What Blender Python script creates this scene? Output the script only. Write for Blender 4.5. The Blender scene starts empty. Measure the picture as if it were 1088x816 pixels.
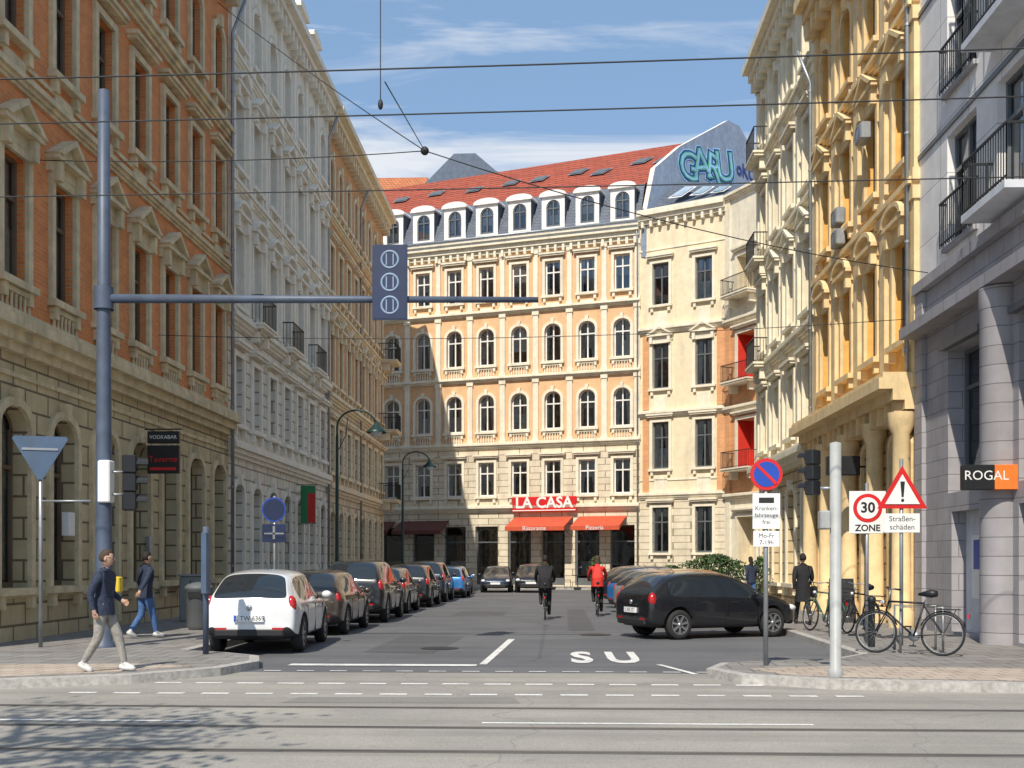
import bpy, bmesh, math, random
from mathutils import Vector, Matrix
R=random.Random(7)
rad=math.radians
scene=bpy.context.scene
COL=scene.collection

# ---------------------------------------------------------------- materials
def nt(name):
    m=bpy.data.materials.new(name); m.use_nodes=True
    t=m.node_tree; b=t.nodes['Principled BSDF']
    return m,t,b
def lk(t,a,b): t.links.new(a,b)
def pos(t):
    g=t.nodes.new('ShaderNodeNewGeometry'); return g.outputs['Position']
def noise(t,vec,scale,detail=4,rough=.55):
    n=t.nodes.new('ShaderNodeTexNoise'); n.inputs['Scale'].default_value=scale
    n.inputs['Detail'].default_value=detail; n.inputs['Roughness'].default_value=rough
    lk(t,vec,n.inputs['Vector']); return n.outputs['Fac']
def mrange(t,val,a,b,c,d):
    n=t.nodes.new('ShaderNodeMapRange'); lk(t,val,n.inputs['Value'])
    for i,x in zip(('From Min','From Max','To Min','To Max'),(a,b,c,d)): n.inputs[i].default_value=x
    return n.outputs['Result']
def vscale(t,vec,s):
    n=t.nodes.new('ShaderNodeMapping'); n.inputs['Scale'].default_value=s; lk(t,vec,n.inputs['Vector']); return n.outputs['Vector']
def mixc(t,fac,a,b,mode='MIX'):
    n=t.nodes.new('ShaderNodeMix'); n.data_type='RGBA'; n.blend_type=mode
    if isinstance(fac,(int,float)): n.inputs[0].default_value=fac
    else: lk(t,fac,n.inputs[0])
    for s,x in ((6,a),(7,b)):
        if isinstance(x,tuple): n.inputs[s].default_value=(*x[:3],1)
        else: lk(t,x,n.inputs[s])
    return n.outputs[2]
def value(t,col,fac):
    n=t.nodes.new('ShaderNodeHueSaturation')
    if isinstance(col,tuple): n.inputs['Color'].default_value=(*col,1)
    else: lk(t,col,n.inputs['Color'])
    lk(t,fac,n.inputs['Value']); return n.outputs['Color']
def bump(t,b,h,strength,dist=.02):
    n=t.nodes.new('ShaderNodeBump'); n.inputs['Strength'].default_value=strength; n.inputs['Distance'].default_value=dist
    lk(t,h,n.inputs['Height']); lk(t,n.outputs['Normal'],b.inputs['Normal'])
def P(name,col,rough=.7,metal=0,var=.12,scale=3,bmp=0,bscale=40,dirt=0,dcol=(.12,.09,.06),coat=0,spec=.5):
    m,t,b=nt(name); p=pos(t)
    n=noise(t,p,scale,5)
    c=value(t,col,mrange(t,n,.3,.7,1-var,1+var))
    if dirt>0:
        d=noise(t,vscale(t,p,(1.6,1.6,.22)),1.3,6,.65)
        c=mixc(t,mrange(t,d,.48,.72,0,dirt),c,dcol)
        d2=noise(t,p,9,6,.7)
        c=mixc(t,mrange(t,d2,.55,.75,0,dirt*.7),c,dcol)
    lk(t,c,b.inputs['Base Color'])
    b.inputs['Roughness'].default_value=rough; b.inputs['Metallic'].default_value=metal
    b.inputs['Specular IOR Level'].default_value=spec
    if coat: b.inputs['Coat Weight'].default_value=coat; b.inputs['Coat Roughness'].default_value=.04
    if bmp: bump(t,b,noise(t,p,bscale,4),bmp)
    return m
def brickmat(name,c1,c2,mortar,bw,rh,ms=.008,dirt=.3,bs=.6,rough=.85,flat=False,var=.1,off=.5,dcol=(.12,.09,.06)):
    m,t,b=nt(name); p=pos(t)
    s=t.nodes.new('ShaderNodeSeparateXYZ'); lk(t,p,s.inputs[0])
    cb=t.nodes.new('ShaderNodeCombineXYZ')
    if flat:
        lk(t,s.outputs[0],cb.inputs[0]); lk(t,s.outputs[1],cb.inputs[1])
    else:
        ad=t.nodes.new('ShaderNodeMath'); ad.operation='ADD'; lk(t,s.outputs[0],ad.inputs[0]); lk(t,s.outputs[1],ad.inputs[1])
        lk(t,ad.outputs[0],cb.inputs[0]); lk(t,s.outputs[2],cb.inputs[1])
    k=t.nodes.new('ShaderNodeTexBrick'); lk(t,cb.outputs[0],k.inputs['Vector'])
    k.inputs['Scale'].default_value=1; k.inputs['Brick Width'].default_value=bw; k.inputs['Row Height'].default_value=rh
    k.inputs['Mortar Size'].default_value=ms; k.inputs['Mortar Smooth'].default_value=.3; k.offset=off
    k.inputs['Color1'].default_value=(*c1,1); k.inputs['Color2'].default_value=(*c2,1); k.inputs['Mortar'].default_value=(*mortar,1)
    c=value(t,k.outputs['Color'],mrange(t,noise(t,p,2.2,6),.3,.7,1-var,1+var))
    if dirt>0:
        d=noise(t,vscale(t,p,(1.4,1.4,.25 if not flat else 1.4)),1.1,6,.65)
        c=mixc(t,mrange(t,d,.47,.72,0,dirt),c,dcol)
    lk(t,c,b.inputs['Base Color']); b.inputs['Roughness'].default_value=rough
    inv=mrange(t,k.outputs['Fac'],0,1,1,0); bump(t,b,inv,bs,.03)
    return m
def glassmat(name,tint=(.68,.72,.74),base=.10):
    m=bpy.data.materials.new(name); m.use_nodes=True; t=m.node_tree; t.nodes.clear()
    o=t.nodes.new('ShaderNodeOutputMaterial'); mx=t.nodes.new('ShaderNodeMixShader')
    tr=t.nodes.new('ShaderNodeBsdfTransparent'); tr.inputs[0].default_value=(*tint,1)
    gl=t.nodes.new('ShaderNodeBsdfGlossy'); gl.inputs['Roughness'].default_value=.03; gl.inputs[0].default_value=(.85,.9,.95,1)
    fr=t.nodes.new('ShaderNodeFresnel'); fr.inputs[0].default_value=1.6
    f=mrange(t,fr.outputs[0],0,1,base,1)
    bp=t.nodes.new('ShaderNodeBump'); bp.inputs['Strength'].default_value=.12; bp.inputs['Distance'].default_value=.03
    lk(t,noise(t,pos(t),1.3,2),bp.inputs['Height']); lk(t,bp.outputs[0],gl.inputs['Normal'])
    lk(t,f,mx.inputs[0]); lk(t,tr.outputs[0],mx.inputs[1]); lk(t,gl.outputs[0],mx.inputs[2]); lk(t,mx.outputs[0],o.inputs[0])
    return m

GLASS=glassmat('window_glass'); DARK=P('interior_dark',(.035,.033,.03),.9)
CURT=P('curtain_cloth',(.8,.78,.72),.9,var=.2,scale=8); BLIND=P('roller_blind',(.55,.5,.42),.8)
WHITEF=P('white_window_frame',(.8,.78,.74),.5); BROWNF=P('dark_window_frame',(.16,.11,.07),.5); GREYF=P('grey_window_frame',(.12,.13,.14),.4)
IRON=P('wrought_iron',(.025,.028,.03),.5,metal=.3)
STEEL=P('galvanised_steel',(.34,.36,.38),.45,metal=.6,var=.2)
POLEB=P('painted_mast_blue_grey',(.075,.10,.15),.5,var=.2,dirt=.2)
BLACKP=P('black_plastic',(.015,.016,.018),.45); NAVYP=P('dark_blue_signal_board',(.01,.022,.07),.5); LBL=P('pale_blue_ring',(.22,.3,.42),.5)
WHITEP=P('white_sign_paint',(.8,.8,.78),.4,var=.04); REDP=P('red_sign_paint',(.6,.02,.02),.4); BLUEP=P('blue_sign_paint',(.02,.07,.4),.4)
ALUB=P('sign_back_blue_grey',(.07,.115,.19),.55,metal=.1,dirt=.2)
TXT=P('black_lettering',(.02,.02,.02),.5)
# ---------------------------------------------------------------- mesh builder
class MB:
    def __init__(s,M=None): s.v=[];s.f=[];s.mi=[];s.sm=[];s.mats=[];s.M=M or Matrix.Identity(4)
    def add(s,vs,fs,m,M=None,smooth=False):
        T=s.M if M is None else s.M@M; b=len(s.v)
        s.v.extend([tuple(T@Vector(v)) for v in vs])
        if not isinstance(m,list):
            if m not in s.mats: s.mats.append(m)
            k=s.mats.index(m); ks=[k]*len(fs)
        else:
            ks=[]
            for x in m:
                if x not in s.mats: s.mats.append(x)
                ks.append(s.mats.index(x))
        for f,k in zip(fs,ks): s.f.append([b+i for i in f]); s.mi.append(k); s.sm.append(smooth)
    def quad(s,pts,m,M=None): s.add(pts,[list(range(len(pts)))],m,M)
    def box(s,x0,x1,y0,y1,z0,z1,m,M=None):
        s.add([(x0,y0,z0),(x1,y0,z0),(x1,y1,z0),(x0,y1,z0),(x0,y0,z1),(x1,y0,z1),(x1,y1,z1),(x0,y1,z1)],
              [[0,3,2,1],[4,5,6,7],[0,1,5,4],[1,2,6,5],[2,3,7,6],[3,0,4,7]],m,M)
    def bev(s,x0,x1,y0,y1,z0,z1,c,m,M=None):
        vs=[];
        for z,k in ((z0,c),(z0+c,0),(z1-c,0),(z1,c)):
            a0,a1,b0,b1=x0+k,x1-k,y0+k,y1-k
            vs+= [(a0+c,b0,z),(a1-c,b0,z),(a1,b0+c,z),(a1,b1-c,z),(a1-c,b1,z),(a0+c,b1,z),(a0,b1-c,z),(a0,b0+c,z)]
        fs=[list(range(7,-1,-1)),list(range(24,32))]
        for r in range(3):
            for i in range(8): j=(i+1)%8; fs.append([r*8+i,r*8+j,r*8+8+j,r*8+8+i])
        s.add(vs,fs,m,M)
    def prism(s,prof,y0,y1,m,M=None):
        n=len(prof); vs=[(x,y0,z) for x,z in prof]+[(x,y1,z) for x,z in prof]
        fs=[list(range(n)),list(range(2*n-1,n-1,-1))]+[[i,i+n,(i+1)%n+n,(i+1)%n] for i in range(n)]
        s.add(vs,fs,m,M)
    def slab(s,poly,z0,z1,m,ms=None):
        n=len(poly); vs=[(x,y,z0) for x,y in poly]+[(x,y,z1) for x,y in poly]
        s.add(vs,[list(range(n,2*n))],m); s.add(vs,[[i,(i+1)%n,(i+1)%n+n,i+n] for i in range(n)],ms or m)
    def tube(s,pts,r,m,n=8,M=None,closed=False,smooth=True):
        pts=[Vector(p) for p in pts]; k=len(pts); rs=r if isinstance(r,(list,tuple)) else [r]*k
        vs=[];up0=None
        for i,p in enumerate(pts):
            if closed: d=(pts[(i+1)%k]-pts[i-1])
            else: d=(pts[min(i+1,k-1)]-pts[max(i-1,0)])
            d.normalize()
            if up0 is None:
                up0=Vector((0,0,1)) if abs(d.z)<.9 else Vector((1,0,0))
            a=d.cross(up0)
            if a.length<1e-4: a=d.orthogonal()
            a.normalize(); b=a.cross(d); up0=b
            for j in range(n):
                t=2*math.pi*j/n; vs.append(tuple(p+(a*math.cos(t)+b*math.sin(t))*rs[i]))
        fs=[]
        for i in range(k if closed else k-1):
            q=(i+1)%k
            for j in range(n): jj=(j+1)%n; fs.append([i*n+j,i*n+jj,q*n+jj,q*n+j])
        if not closed: fs+= [list(range(n-1,-1,-1)),list(range((k-1)*n,k*n))]
        s.add(vs,fs,m,M,smooth)
    def cyl(s,p,q,r,m,n=16,M=None,smooth=True): s.tube([p,q],r,m,n,M,smooth=smooth)
    def lathe(s,prof,m,n=16,M=None,smooth=True):
        vs=[]; k=len(prof)
        for r_,z in prof:
            for j in range(n): t=2*math.pi*j/n; vs.append((r_*math.cos(t),r_*math.sin(t),z))
        fs=[[i*n+j,i*n+(j+1)%n,(i+1)*n+(j+1)%n,(i+1)*n+j] for i in range(k-1) for j in range(n)]
        s.add(vs,fs,m,M,smooth)
    def sphere(s,c,r,m,n=10,M=None,fn=None):
        vs=[];k=n
        for i in range(k+1):
            a=math.pi*i/k
            for j in range(2*n):
                b=math.pi*j/n; d=Vector((math.sin(a)*math.cos(b),math.sin(a)*math.sin(b),math.cos(a)))
                if fn: d=fn(d)
                vs.append((c[0]+r[0]*d.x,c[1]+r[1]*d.y,c[2]+r[2]*d.z))
        w=2*n; fs=[[i*w+j,(i+1)*w+j,(i+1)*w+(j+1)%w,i*w+(j+1)%w] for i in range(k) for j in range(w)]
        s.add(vs,fs,m,M,True)
    def obj(s,name,parent=None):
        me=bpy.data.meshes.new(name); me.from_pydata(s.v,[],s.f)
        for m in s.mats: me.materials.append(m)
        me.polygons.foreach_set('material_index',s.mi); me.polygons.foreach_set('use_smooth',s.sm); me.update()
        o=bpy.data.objects.new(name,me); COL.objects.link(o)
        if parent: o.parent=parent
        return o
def empty(name,loc=(0,0,0)):
    e=bpy.data.objects.new(name,None); e.location=loc; e.empty_display_size=.5; COL.objects.link(e); return e
def T(x,y,z=0,rz=0,s=1): return Matrix.Translation((x,y,z))@Matrix.Rotation(rz,4,'Z')@Matrix.Scale(s,4)
def text_geo(body,size=1,offset=0,extrude=0.0):
    c=bpy.data.curves.new('t','FONT'); c.body=body; c.size=size; c.align_x='CENTER'; c.align_y='CENTER'; c.offset=offset; c.extrude=extrude
    c.resolution_u=3
    o=bpy.data.objects.new('t',c); COL.objects.link(o); dg=bpy.context.evaluated_depsgraph_get()
    me=bpy.data.meshes.new_from_object(o.evaluated_get(dg))
    vs=[tuple(v.co) for v in me.vertices]; fs=[list(p.vertices) for p in me.polygons]
    bpy.data.objects.remove(o); bpy.data.meshes.remove(me); return vs,fs
def put_text(mb,body,size,M,m,sx=1,offset=0):
    vs,fs=text_geo(body,size,offset); mb.add([(x*sx,0,y) for x,y,z in vs],fs,m,M)

# ---------------------------------------------------------------- facade kit  (local: x to the right, y into the wall, z up)
def arc(uc,w,zt,rise,n=8):
    r=w/2; sp=zt-rise
    return [(uc-r*math.cos(math.pi*i/n),sp+rise*math.sin(math.pi*i/n)) for i in range(n+1)]
def wall_row(mb,u0,u1,z0,z1,ops,m,rd=.22):
    cur=u0
    for (uc,w,zb,zt,rise) in ops:
        a,b=uc-w/2,uc+w/2; Q=lambda x0,x1,y0,y1: mb.quad([(x0,0,y0),(x1,0,y0),(x1,0,y1),(x0,0,y1)],m)
        Q(cur,a,z0,z1)
        if zb>z0+.001: Q(a,b,z0,zb)
        if z1>zt+.001: Q(a,b,zt,z1)
        sp=zt-rise
        mb.quad([(a,0,zb),(a,rd,zb),(a,rd,sp),(a,0,sp)],m); mb.quad([(b,rd,zb),(b,0,zb),(b,0,sp),(b,rd,sp)],m)
        mb.quad([(a,0,zb),(b,0,zb),(b,rd,zb),(a,rd,zb)],m)
        if rise>0:
            p=arc(uc,w,zt,rise)
            for i in range(8):
                (x0,y0),(x1,y1)=p[i],p[i+1]
                mb.quad([(x0,0,y0),(x1,0,y1),(x1,0,zt),(x0,0,zt)],m); mb.quad([(x0,rd,y0),(x1,rd,y1),(x1,0,y1),(x0,0,y0)],m)
        else: mb.quad([(a,rd,zt),(b,rd,zt),(b,0,zt),(a,0,zt)],m)
        cur=b
    mb.quad([(cur,0,z0),(u1,0,z0),(u1,0,z1),(cur,0,z1)],m)
def window(mb,op,fr,rd=.22,shop=False,cross=True):
    uc,w,zb,zt,rise=op; a,b=uc-w/2,uc+w/2; h=zt-zb; f=.08
    y0,y1=rd-.06,rd+.01
    mb.quad([(a,rd,zb),(b,rd,zb),(b,rd,zt),(a,rd,zt)],GLASS)
    mb.box(a,a+f,y0,y1,zb,zt-rise,fr); mb.box(b-f,b,y0,y1,zb,zt-rise,fr); mb.box(a+f,b-f,y0,y1,zb,zb+f*1.3,fr)
    if rise>0:
        p=arc(uc,w,zt,rise); q=arc(uc,w-2*f,zt-f,rise-f*.5 if rise>.1 else rise)
        for i in range(8):
            mb.quad([(q[i][0],y0,q[i][1]),(q[i+1][0],y0,q[i+1][1]),(p[i+1][0],y0,p[i+1][1]),(p[i][0],y0,p[i][1])],fr)
    else: mb.box(a+f,b-f,y0,y1,zt-f,zt,fr)
    if shop:
        n=max(1,int(w/1.1))
        for i in range(1,n): x=a+w*i/n; mb.box(x-.03,x+.03,y0+.005,y1,zb+f,zt-f-rise,fr)
        z=zb+h*.72; mb.box(a+f,b-f,y0+.01,y1,z,z+.08,fr); mb.box(a+f,b-f,y0+.01,y1,zb+f,zb+.45,fr)
        if R.random()<.5: mb.quad([(a+.2,rd+.3,zb+.6),(b-.3,rd+.3,zb+.6),(b-.3,rd+.3,zb+1.5),(a+.2,rd+.3,zb+1.5)],R.choice([CURT,BLIND]))
    else:
        mb.box(uc-.04,uc+.04,y0-.005,y1,zb+f,zt-f,fr)
        if cross: z=zb+h*.66; mb.box(a+f,b-f,y0-.01,y1,z,z+.08,fr)
        k=R.random(); yc=rd+.07
        if k<.85:
            wd=w*R.uniform(.22,.45)
            mb.quad([(a,yc,zb),(a+wd*.6,yc+.05,zb),(a+wd,yc,zt),(a,yc,zt)],CURT); mb.quad([(b-wd*.6,yc+.05,zb),(b,yc,zb),(b,yc,zt),(b-wd,yc,zt)],CURT)
        if k>.5:
            hh=h*R.uniform(.15,.7); mb.quad([(a,yc-.03,zt-hh),(b,yc-.03,zt-hh),(b,yc-.03,zt),(a,yc-.03,zt)],R.choice([CURT,BLIND,CURT]))
        elif k<.25:
            hh=h*.45; mb.quad([(a,yc-.03,zb),(b,yc-.03,zb),(b,yc-.03,zb+hh),(a,yc-.03,zb+hh)],CURT)
def cornice(mb,u0,u1,z,h,p,m,dent=0):
    L=[(0,.25,.35),(.25,.55,.65),(.55,.85,1.0),(.85,1,.9)]
    for a,b,k in L: mb.box(u0,u1,-p*k,.03,z+h*a,z+h*b,m)
    if dent:
        n=int((u1-u0)/dent)
        for i in range(n):
            x=u0+(i+.5)*(u1-u0)/n; w=dent*.32
            mb.prism([(x-w/2,z+h*.25),(x+w/2,z+h*.25),(x+w/2,z-h*.25),(x-w/2,z-h*.25)],-p*.55,.02,m)
def surround(mb,op,m,kind,sill=True):
    uc,w,zb,zt,rise=op; a,b=uc-w/2,uc+w/2; t=.17; p=.09
    if kind=='none':
        if sill: mb.box(a-.08,b+.08,-.1,.02,zb-.1,zb-.002,m)
        return
    sp=zt-rise
    mb.box(a-t,a-.002,-p,.02,zb,sp,m); mb.box(b+.002,b+t,-p,.02,zb,sp,m)
    if rise>0:
        pi=arc(uc,w,zt,rise); po=arc(uc,w+2*t,zt+t,rise+t)
        for i in range(8):
            mb.quad([(pi[i][0],-p,pi[i][1]),(pi[i+1][0],-p,pi[i+1][1]),(po[i+1][0],-p,po[i+1][1]),(po[i][0],-p,po[i][1])],m)
            mb.quad([(po[i][0],-p,po[i][1]),(po[i+1][0],-p,po[i+1][1]),(po[i+1][0],0,po[i+1][1]),(po[i][0],0,po[i][1])],m)
            mb.quad([(pi[i][0],0,pi[i][1]),(pi[i+1][0],0,pi[i+1][1]),(pi[i+1][0],-p,pi[i+1][1]),(pi[i][0],-p,pi[i][1])],m)
        mb.prism([(uc-.07,zt-.03),(uc+.07,zt-.03),(uc+.12,zt+.32),(uc-.12,zt+.32)],-.17,.02,m)
    else: mb.box(a-t,b+t,-p-.002,.02,zt,zt+t,m)
    if sill:
        mb.box(a-t-.06,b+t+.06,-.2,.02,zb-.14,zb-.002,m)
        for x in (a-.1,b-.06): mb.box(x,x+.16,-.14,.02,zb-.4,zb-.142,m)
    zz=zt+t+(.12 if rise==0 else .16)
    W=w/2+t+.12
    if kind=='flat': mb.box(uc-W,uc+W,-.24,.02,zz,zz+.09,m); mb.box(uc-W-.05,uc+W+.05,-.3,.02,zz+.091,zz+.19,m)
    if kind in('tri','seg'):
        zz+=.12
        mb.box(uc-W+.03,uc+W-.03,-.1,.02,zt+t+.003,zz-.001,m)
        mb.box(uc-W,uc+W,-.28,.02,zz,zz+.1,m)
        for x in (a-.14,b-.04): mb.box(x,x+.18,-.24,.02,zz-.42,zz-.002,m)
        if kind=='tri':
            H=.52; mb.prism([(uc-W+.1,zz+.101),(uc+W-.1,zz+.101),(uc,zz+H-.05)],-.14,.02,m)
            for s in(-1,1):
                mb.add([(uc+s*(W+.04),-.32,zz+.1),(uc,-.32,zz+.1+H),(uc,-.32,zz+H-.02),(uc+s*(W-.16),-.32,zz+.1),
                        (uc+s*(W+.04),.02,zz+.1),(uc,.02,zz+.1+H),(uc,.02,zz+H-.02),(uc+s*(W-.16),.02,zz+.1)],
                       [[0,1,2,3],[0,1,5,4],[3,2,6,7],[1,2,6,5],[0,3,7,4]],m)
        else:
            q=arc(uc,2*W,zz+.1+.42,.42); q2=arc(uc,2*W-.25,zz+.1+.3,.3)
            mb.prism(q2,-.14,.02,m)
            for i in range(8):
                mb.quad([(q2[i][0],-.31,q2[i][1]),(q2[i+1][0],-.31,q2[i+1][1]),(q[i+1][0],-.31,q[i+1][1]),(q[i][0],-.31,q[i][1])],m)
                mb.quad([(q[i][0],-.31,q[i][1]),(q[i+1][0],-.31,q[i+1][1]),(q[i+1][0],.02,q[i+1][1]),(q[i][0],.02,q[i][1])],m)
                mb.quad([(q2[i][0],.02,q2[i][1]),(q2[i+1][0],.02,q2[i+1][1]),(q2[i+1][0],-.31,q2[i+1][1]),(q2[i][0],-.31,q2[i][1])],m)
def baluster_panel(mb,a,b,z0,z1,m):
    mb.box(a,b,-.12,.02,z1-.1,z1,m); mb.box(a,b,-.12,.02,z0,z0+.08,m)
    n=int((b-a)/.16)
    for i in range(n):
        x=a+(i+.5)*(b-a)/n; h=z1-z0
        mb.lathe([(.035,z0+.08),(.055,z0+h*.35),(.03,z0+h*.6),(.045,z1-.1)],m,6,Matrix.Translation((x,-.06,0)))
def railing(mb,a,b,z0,h,m,d=-.12,ret=None,step=.11):
    mb.box(a,b,d-.02,d+.02,z0+h-.04,z0+h,m); mb.box(a,b,d-.015,d+.015,z0+.05,z0+.08,m)
    n=max(2,int((b-a)/step))
    for i in range(n+1): x=a+(b-a)*i/n; mb.box(x-.008,x+.008,d-.008,d+.008,z0,z0+h-.04,m)
    if ret is not None:
        for x in(a,b):
            mb.box(x-.02,x+.02,d,ret,z0+h-.04,z0+h,m)
            k=max(2,int((ret-d)/step))
            for i in range(k): y=d+(ret-d)*i/k; mb.box(x-.008,x+.008,y-.008,y+.008,z0,z0+h-.04,m)
def balcony(mb,uc,w,z,p,slab_m,rm=None):
    mb.box(uc-w/2,uc+w/2,-p,.02,z-.16,z,slab_m); mb.box(uc-w/2-.05,uc+w/2+.05,-p-.05,.02,z-.06,z+.02,slab_m)
    for s in(-.35,.35): mb.prism([(uc+s*w-.1,z-.17),(uc+s*w+.1,z-.17),(uc+s*w+.1,z-.6),(uc+s*w-.1,z-.6)],-p*.6,.02,slab_m)
    railing(mb,uc-w/2,uc+w/2,z+.02,.95,rm or IRON,-p,ret=0.0)
def facade(walls,trim,win,L,nb,storeys,st):
    bay=L/nb
    for s in storeys:
        ops=[]; us=s.get('us') or [bay*(i+.5) for i in range(nb)]
        for i,uc in enumerate(us):
            o=(uc,s['w'],s['zb'],s['zb']+s['h'],s.get('rise',0))
            if 'door' in s and i in s['door']: o=(o[0],o[1]*1.1,s['z0']+.15,o[3],o[4])
            ops.append(o)
        rd=s.get('rd',.22)
        wall_row(walls,0,L,s['z0'],s['z1'],ops,s['m'],rd)
        for i,o in enumerate(ops):
            door='door' in s and i in s['door']
            window(win,o,s.get('fr',st['fr']),rd,shop=s.get('shop',False) or door)
            surround(trim,o,st['trim'],s.get('kind','flat'),sill=not door and not s.get('shop',False))
            if s.get('bal'): baluster_panel(trim,o[0]-.6,o[0]+.6,s['z0']+.12,o[2]-.16,st['trim'])
            if s.get('rail'): railing(trim,o[0]-o[1]/2-.03,o[0]+o[1]/2+.03,o[2],.9,IRON,-.1)
            if s.get('panel') and o[2]-s['z0']>.6: trim.box(o[0]-.42,o[0]+.42,-.05,.02,s['z0']+.15,o[2]-.45,st['trim'])
        if s.get('pil'):
            for i in range(0,nb+1,s.get('pstep',1)):
                x=min(max(bay*i,.16),L-.16); w=s['pil']/2
                trim.box(x-w,x+w,-.12,.02,s['z0']+.35,s['z1']-.35,st['trim']); trim.box(x-w-.05,x+w+.05,-.17,.02,s['z1']-.35,s['z1']-.05,st['trim'])
                trim.box(x-w-.05,x+w+.05,-.17,.02,s['z0']+.05,s['z0']+.35,st['trim'])
        if s.get('band'):
            h,p=s['band']; cornice(trim,0,L,s['z1']-h*.5,h,p,st['trim'],s.get('dent',0))
        for zz in s.get('strips',[]): trim.box(0,L,-.05,.02,zz,zz+.09,st['trim'])
def dormer(mb,uc,w,z0,h,d,m,fr,arch=True):
    sv=mb.M; mb.M=mb.M@Matrix.Translation((0,d,0))
    op=(uc,w*.6,z0+.35,z0+h-.28,w*.3 if arch else 0)
    wall_row(mb,uc-w/2,uc+w/2,z0,z0+h,[op],m,.12); window(mb,op,fr,.12)
    mb.quad([(uc-w/2,0,z0),(uc-w/2,2.5,z0+.5),(uc-w/2,2.5,z0+h),(uc-w/2,0,z0+h)],SLATE); mb.quad([(uc+w/2,0,z0),(uc+w/2,2.5,z0+.5),(uc+w/2,2.5,z0+h),(uc+w/2,0,z0+h)],SLATE)
    q=arc(uc,w+.24,z0+h+.3,.3); mb.prism(q,-.14,2.5,m); mb.box(uc-w/2-.12,uc+w/2+.12,-.16,2.5,z0+h-.1,z0+h+.001,m)
    mb.quad([(uc-w/2,.6,z0),(uc+w/2,.6,z0),(uc+w/2,.6,z0+h),(uc-w/2,.6,z0+h)],DARK)
    mb.M=sv
def shell(mb,L,D,H,m,roofm,zr=None,mans=None,base=.05):
    for x in(0.001,L-.001): mb.quad([(x,0,base),(x,D,base),(x,D,H),(x,0,H)],m)
    mb.quad([(0,D,base),(L,D,base),(L,D,H),(0,D,H)],m)
    if mans:
        a,b=mans
        mb.quad([(0,-.1,H),(L,-.1,H),(L,a,H+b),(0,a,H+b)],roofm[0]); mb.quad([(0,a,H+b),(L,a,H+b),(L,D/2,zr),(0,D/2,zr)],roofm[1])
        mb.quad([(0,D/2,zr),(L,D/2,zr),(L,D,H),(0,D,H)],roofm[1])
        for x in(0.001,L-.001): mb.quad([(x,-.1,H),(x,a,H+b),(x,D/2,zr),(x,D,H)],m)
    else:
        mb.quad([(0,-.1,H),(L,-.1,H),(L,D/2,zr),(0,D/2,zr)],roofm[0]); mb.quad([(0,D/2,zr),(L,D/2,zr),(L,D,H),(0,D,H)],roofm[0])
        for x in(0.001,L-.001): mb.quad([(x,-.1,H),(x,D/2,zr),(x,D,H)],m)
def building(name,M,L,nb,storeys,st,D=12,H=20,roofm=None,zr=None,mans=None,cor=None,extra=None,dormers=0):
    e=empty(name,M.translation)
    W,Tm,Wi,Rf=MB(M),MB(M),MB(M),MB(M)
    facade(W,Tm,Wi,L,nb,storeys,st)
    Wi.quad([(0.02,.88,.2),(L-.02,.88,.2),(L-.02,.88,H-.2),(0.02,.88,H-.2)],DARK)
    if cor: cornice(Tm,0,L,cor[0],cor[1],cor[2],st['trim'],cor[3])
    shell(Rf,L,D,H,st['side'],roofm,zr or H+3,mans)
    if dormers:
        for i in range(dormers): dormer(Rf,L*(i+.5)/dormers,1.35,H+.15,1.9,.25,st['dorm'],WHITEF)
    if extra: extra(W,Tm,Wi,Rf)
    inv=Matrix.Translation(M.translation).inverted()
    for mb,n in((W,'walls'),(Tm,'stone_trim'),(Wi,'windows'),(Rf,'roof')):
        if mb.v:
            o=mb.obj(n); o.parent=e; o.matrix_parent_inverse=inv
    return e

RUSTA=brickmat('sandstone_blocks',(.62,.51,.31),(.54,.44,.26),(.2,.15,.09),.95,.42,.025,.35,.9)
BRICKA=brickmat('orange_brick',(.8,.27,.07),(.7,.21,.055),(.55,.38,.22),.26,.085,.010,.1,.4)
TRIMA=P('sandstone_trim',(.68,.57,.36),.85,var=.18,bmp=.3,dirt=.35)
WHB=P('cream_white_plaster',(.82,.76,.64),.85,var=.06,dirt=.18); RUSTB=brickmat('cream_white_rusticated',(.8,.73,.61),(.74,.68,.56),(.38,.32,.25),.9,.4,.03,.22,.9)
TRIMB=P('cream_white_stucco_trim',(.86,.8,.68),.8,var=.06,dirt=.2)
BRICKC=brickmat('tan_brick',(.72,.36,.15),(.64,.31,.12),(.52,.4,.25),.26,.085,.012,.15,.4)
TRIMC=P('cream_stone_trim',(.8,.68,.47),.85,var=.1,dirt=.2); RUSTC=brickmat('cream_rusticated',(.74,.62,.44),(.68,.56,.39),(.3,.23,.14),.9,.4,.03,.2,.9)
OCH=P('ochre_plaster',(.82,.45,.12),.85,var=.15,dirt=.25); TRIME=P('pale_yellow_stone',(.8,.6,.32),.85,var=.12,dirt=.3)
RUSTE=brickmat('yellow_rusticated',(.68,.53,.3),(.61,.46,.25),(.25,.18,.09),.8,.4,.03,.3,.9)
CRF=P('cream_plaster',(.78,.67,.47),.85,var=.08,dirt=.2); TRIMF=P('cream_stucco_trim',(.82,.74,.56),.85,var=.08,dirt=.25)
GW=P('warm_cream_facade',(.74,.47,.26),.85,var=.08,dirt=.18); TRIMG=P('light_cream_trim',(.8,.73,.58),.85,var=.08,dirt=.25)
RUSTG=brickmat('cream_block_ground',(.72,.64,.49),(.66,.58,.44),(.34,.27,.19),.9,.4,.022,.25,.8)
BRICKH=brickmat('orange_brick_bay',(.75,.34,.14),(.66,.28,.11),(.55,.42,.26),.26,.085,.012,.1,.4)
SLATE=brickmat('slate_roof',(.12,.145,.19),(.095,.115,.155),(.045,.055,.07),.35,.22,.01,.1,.5,.5)
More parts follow.
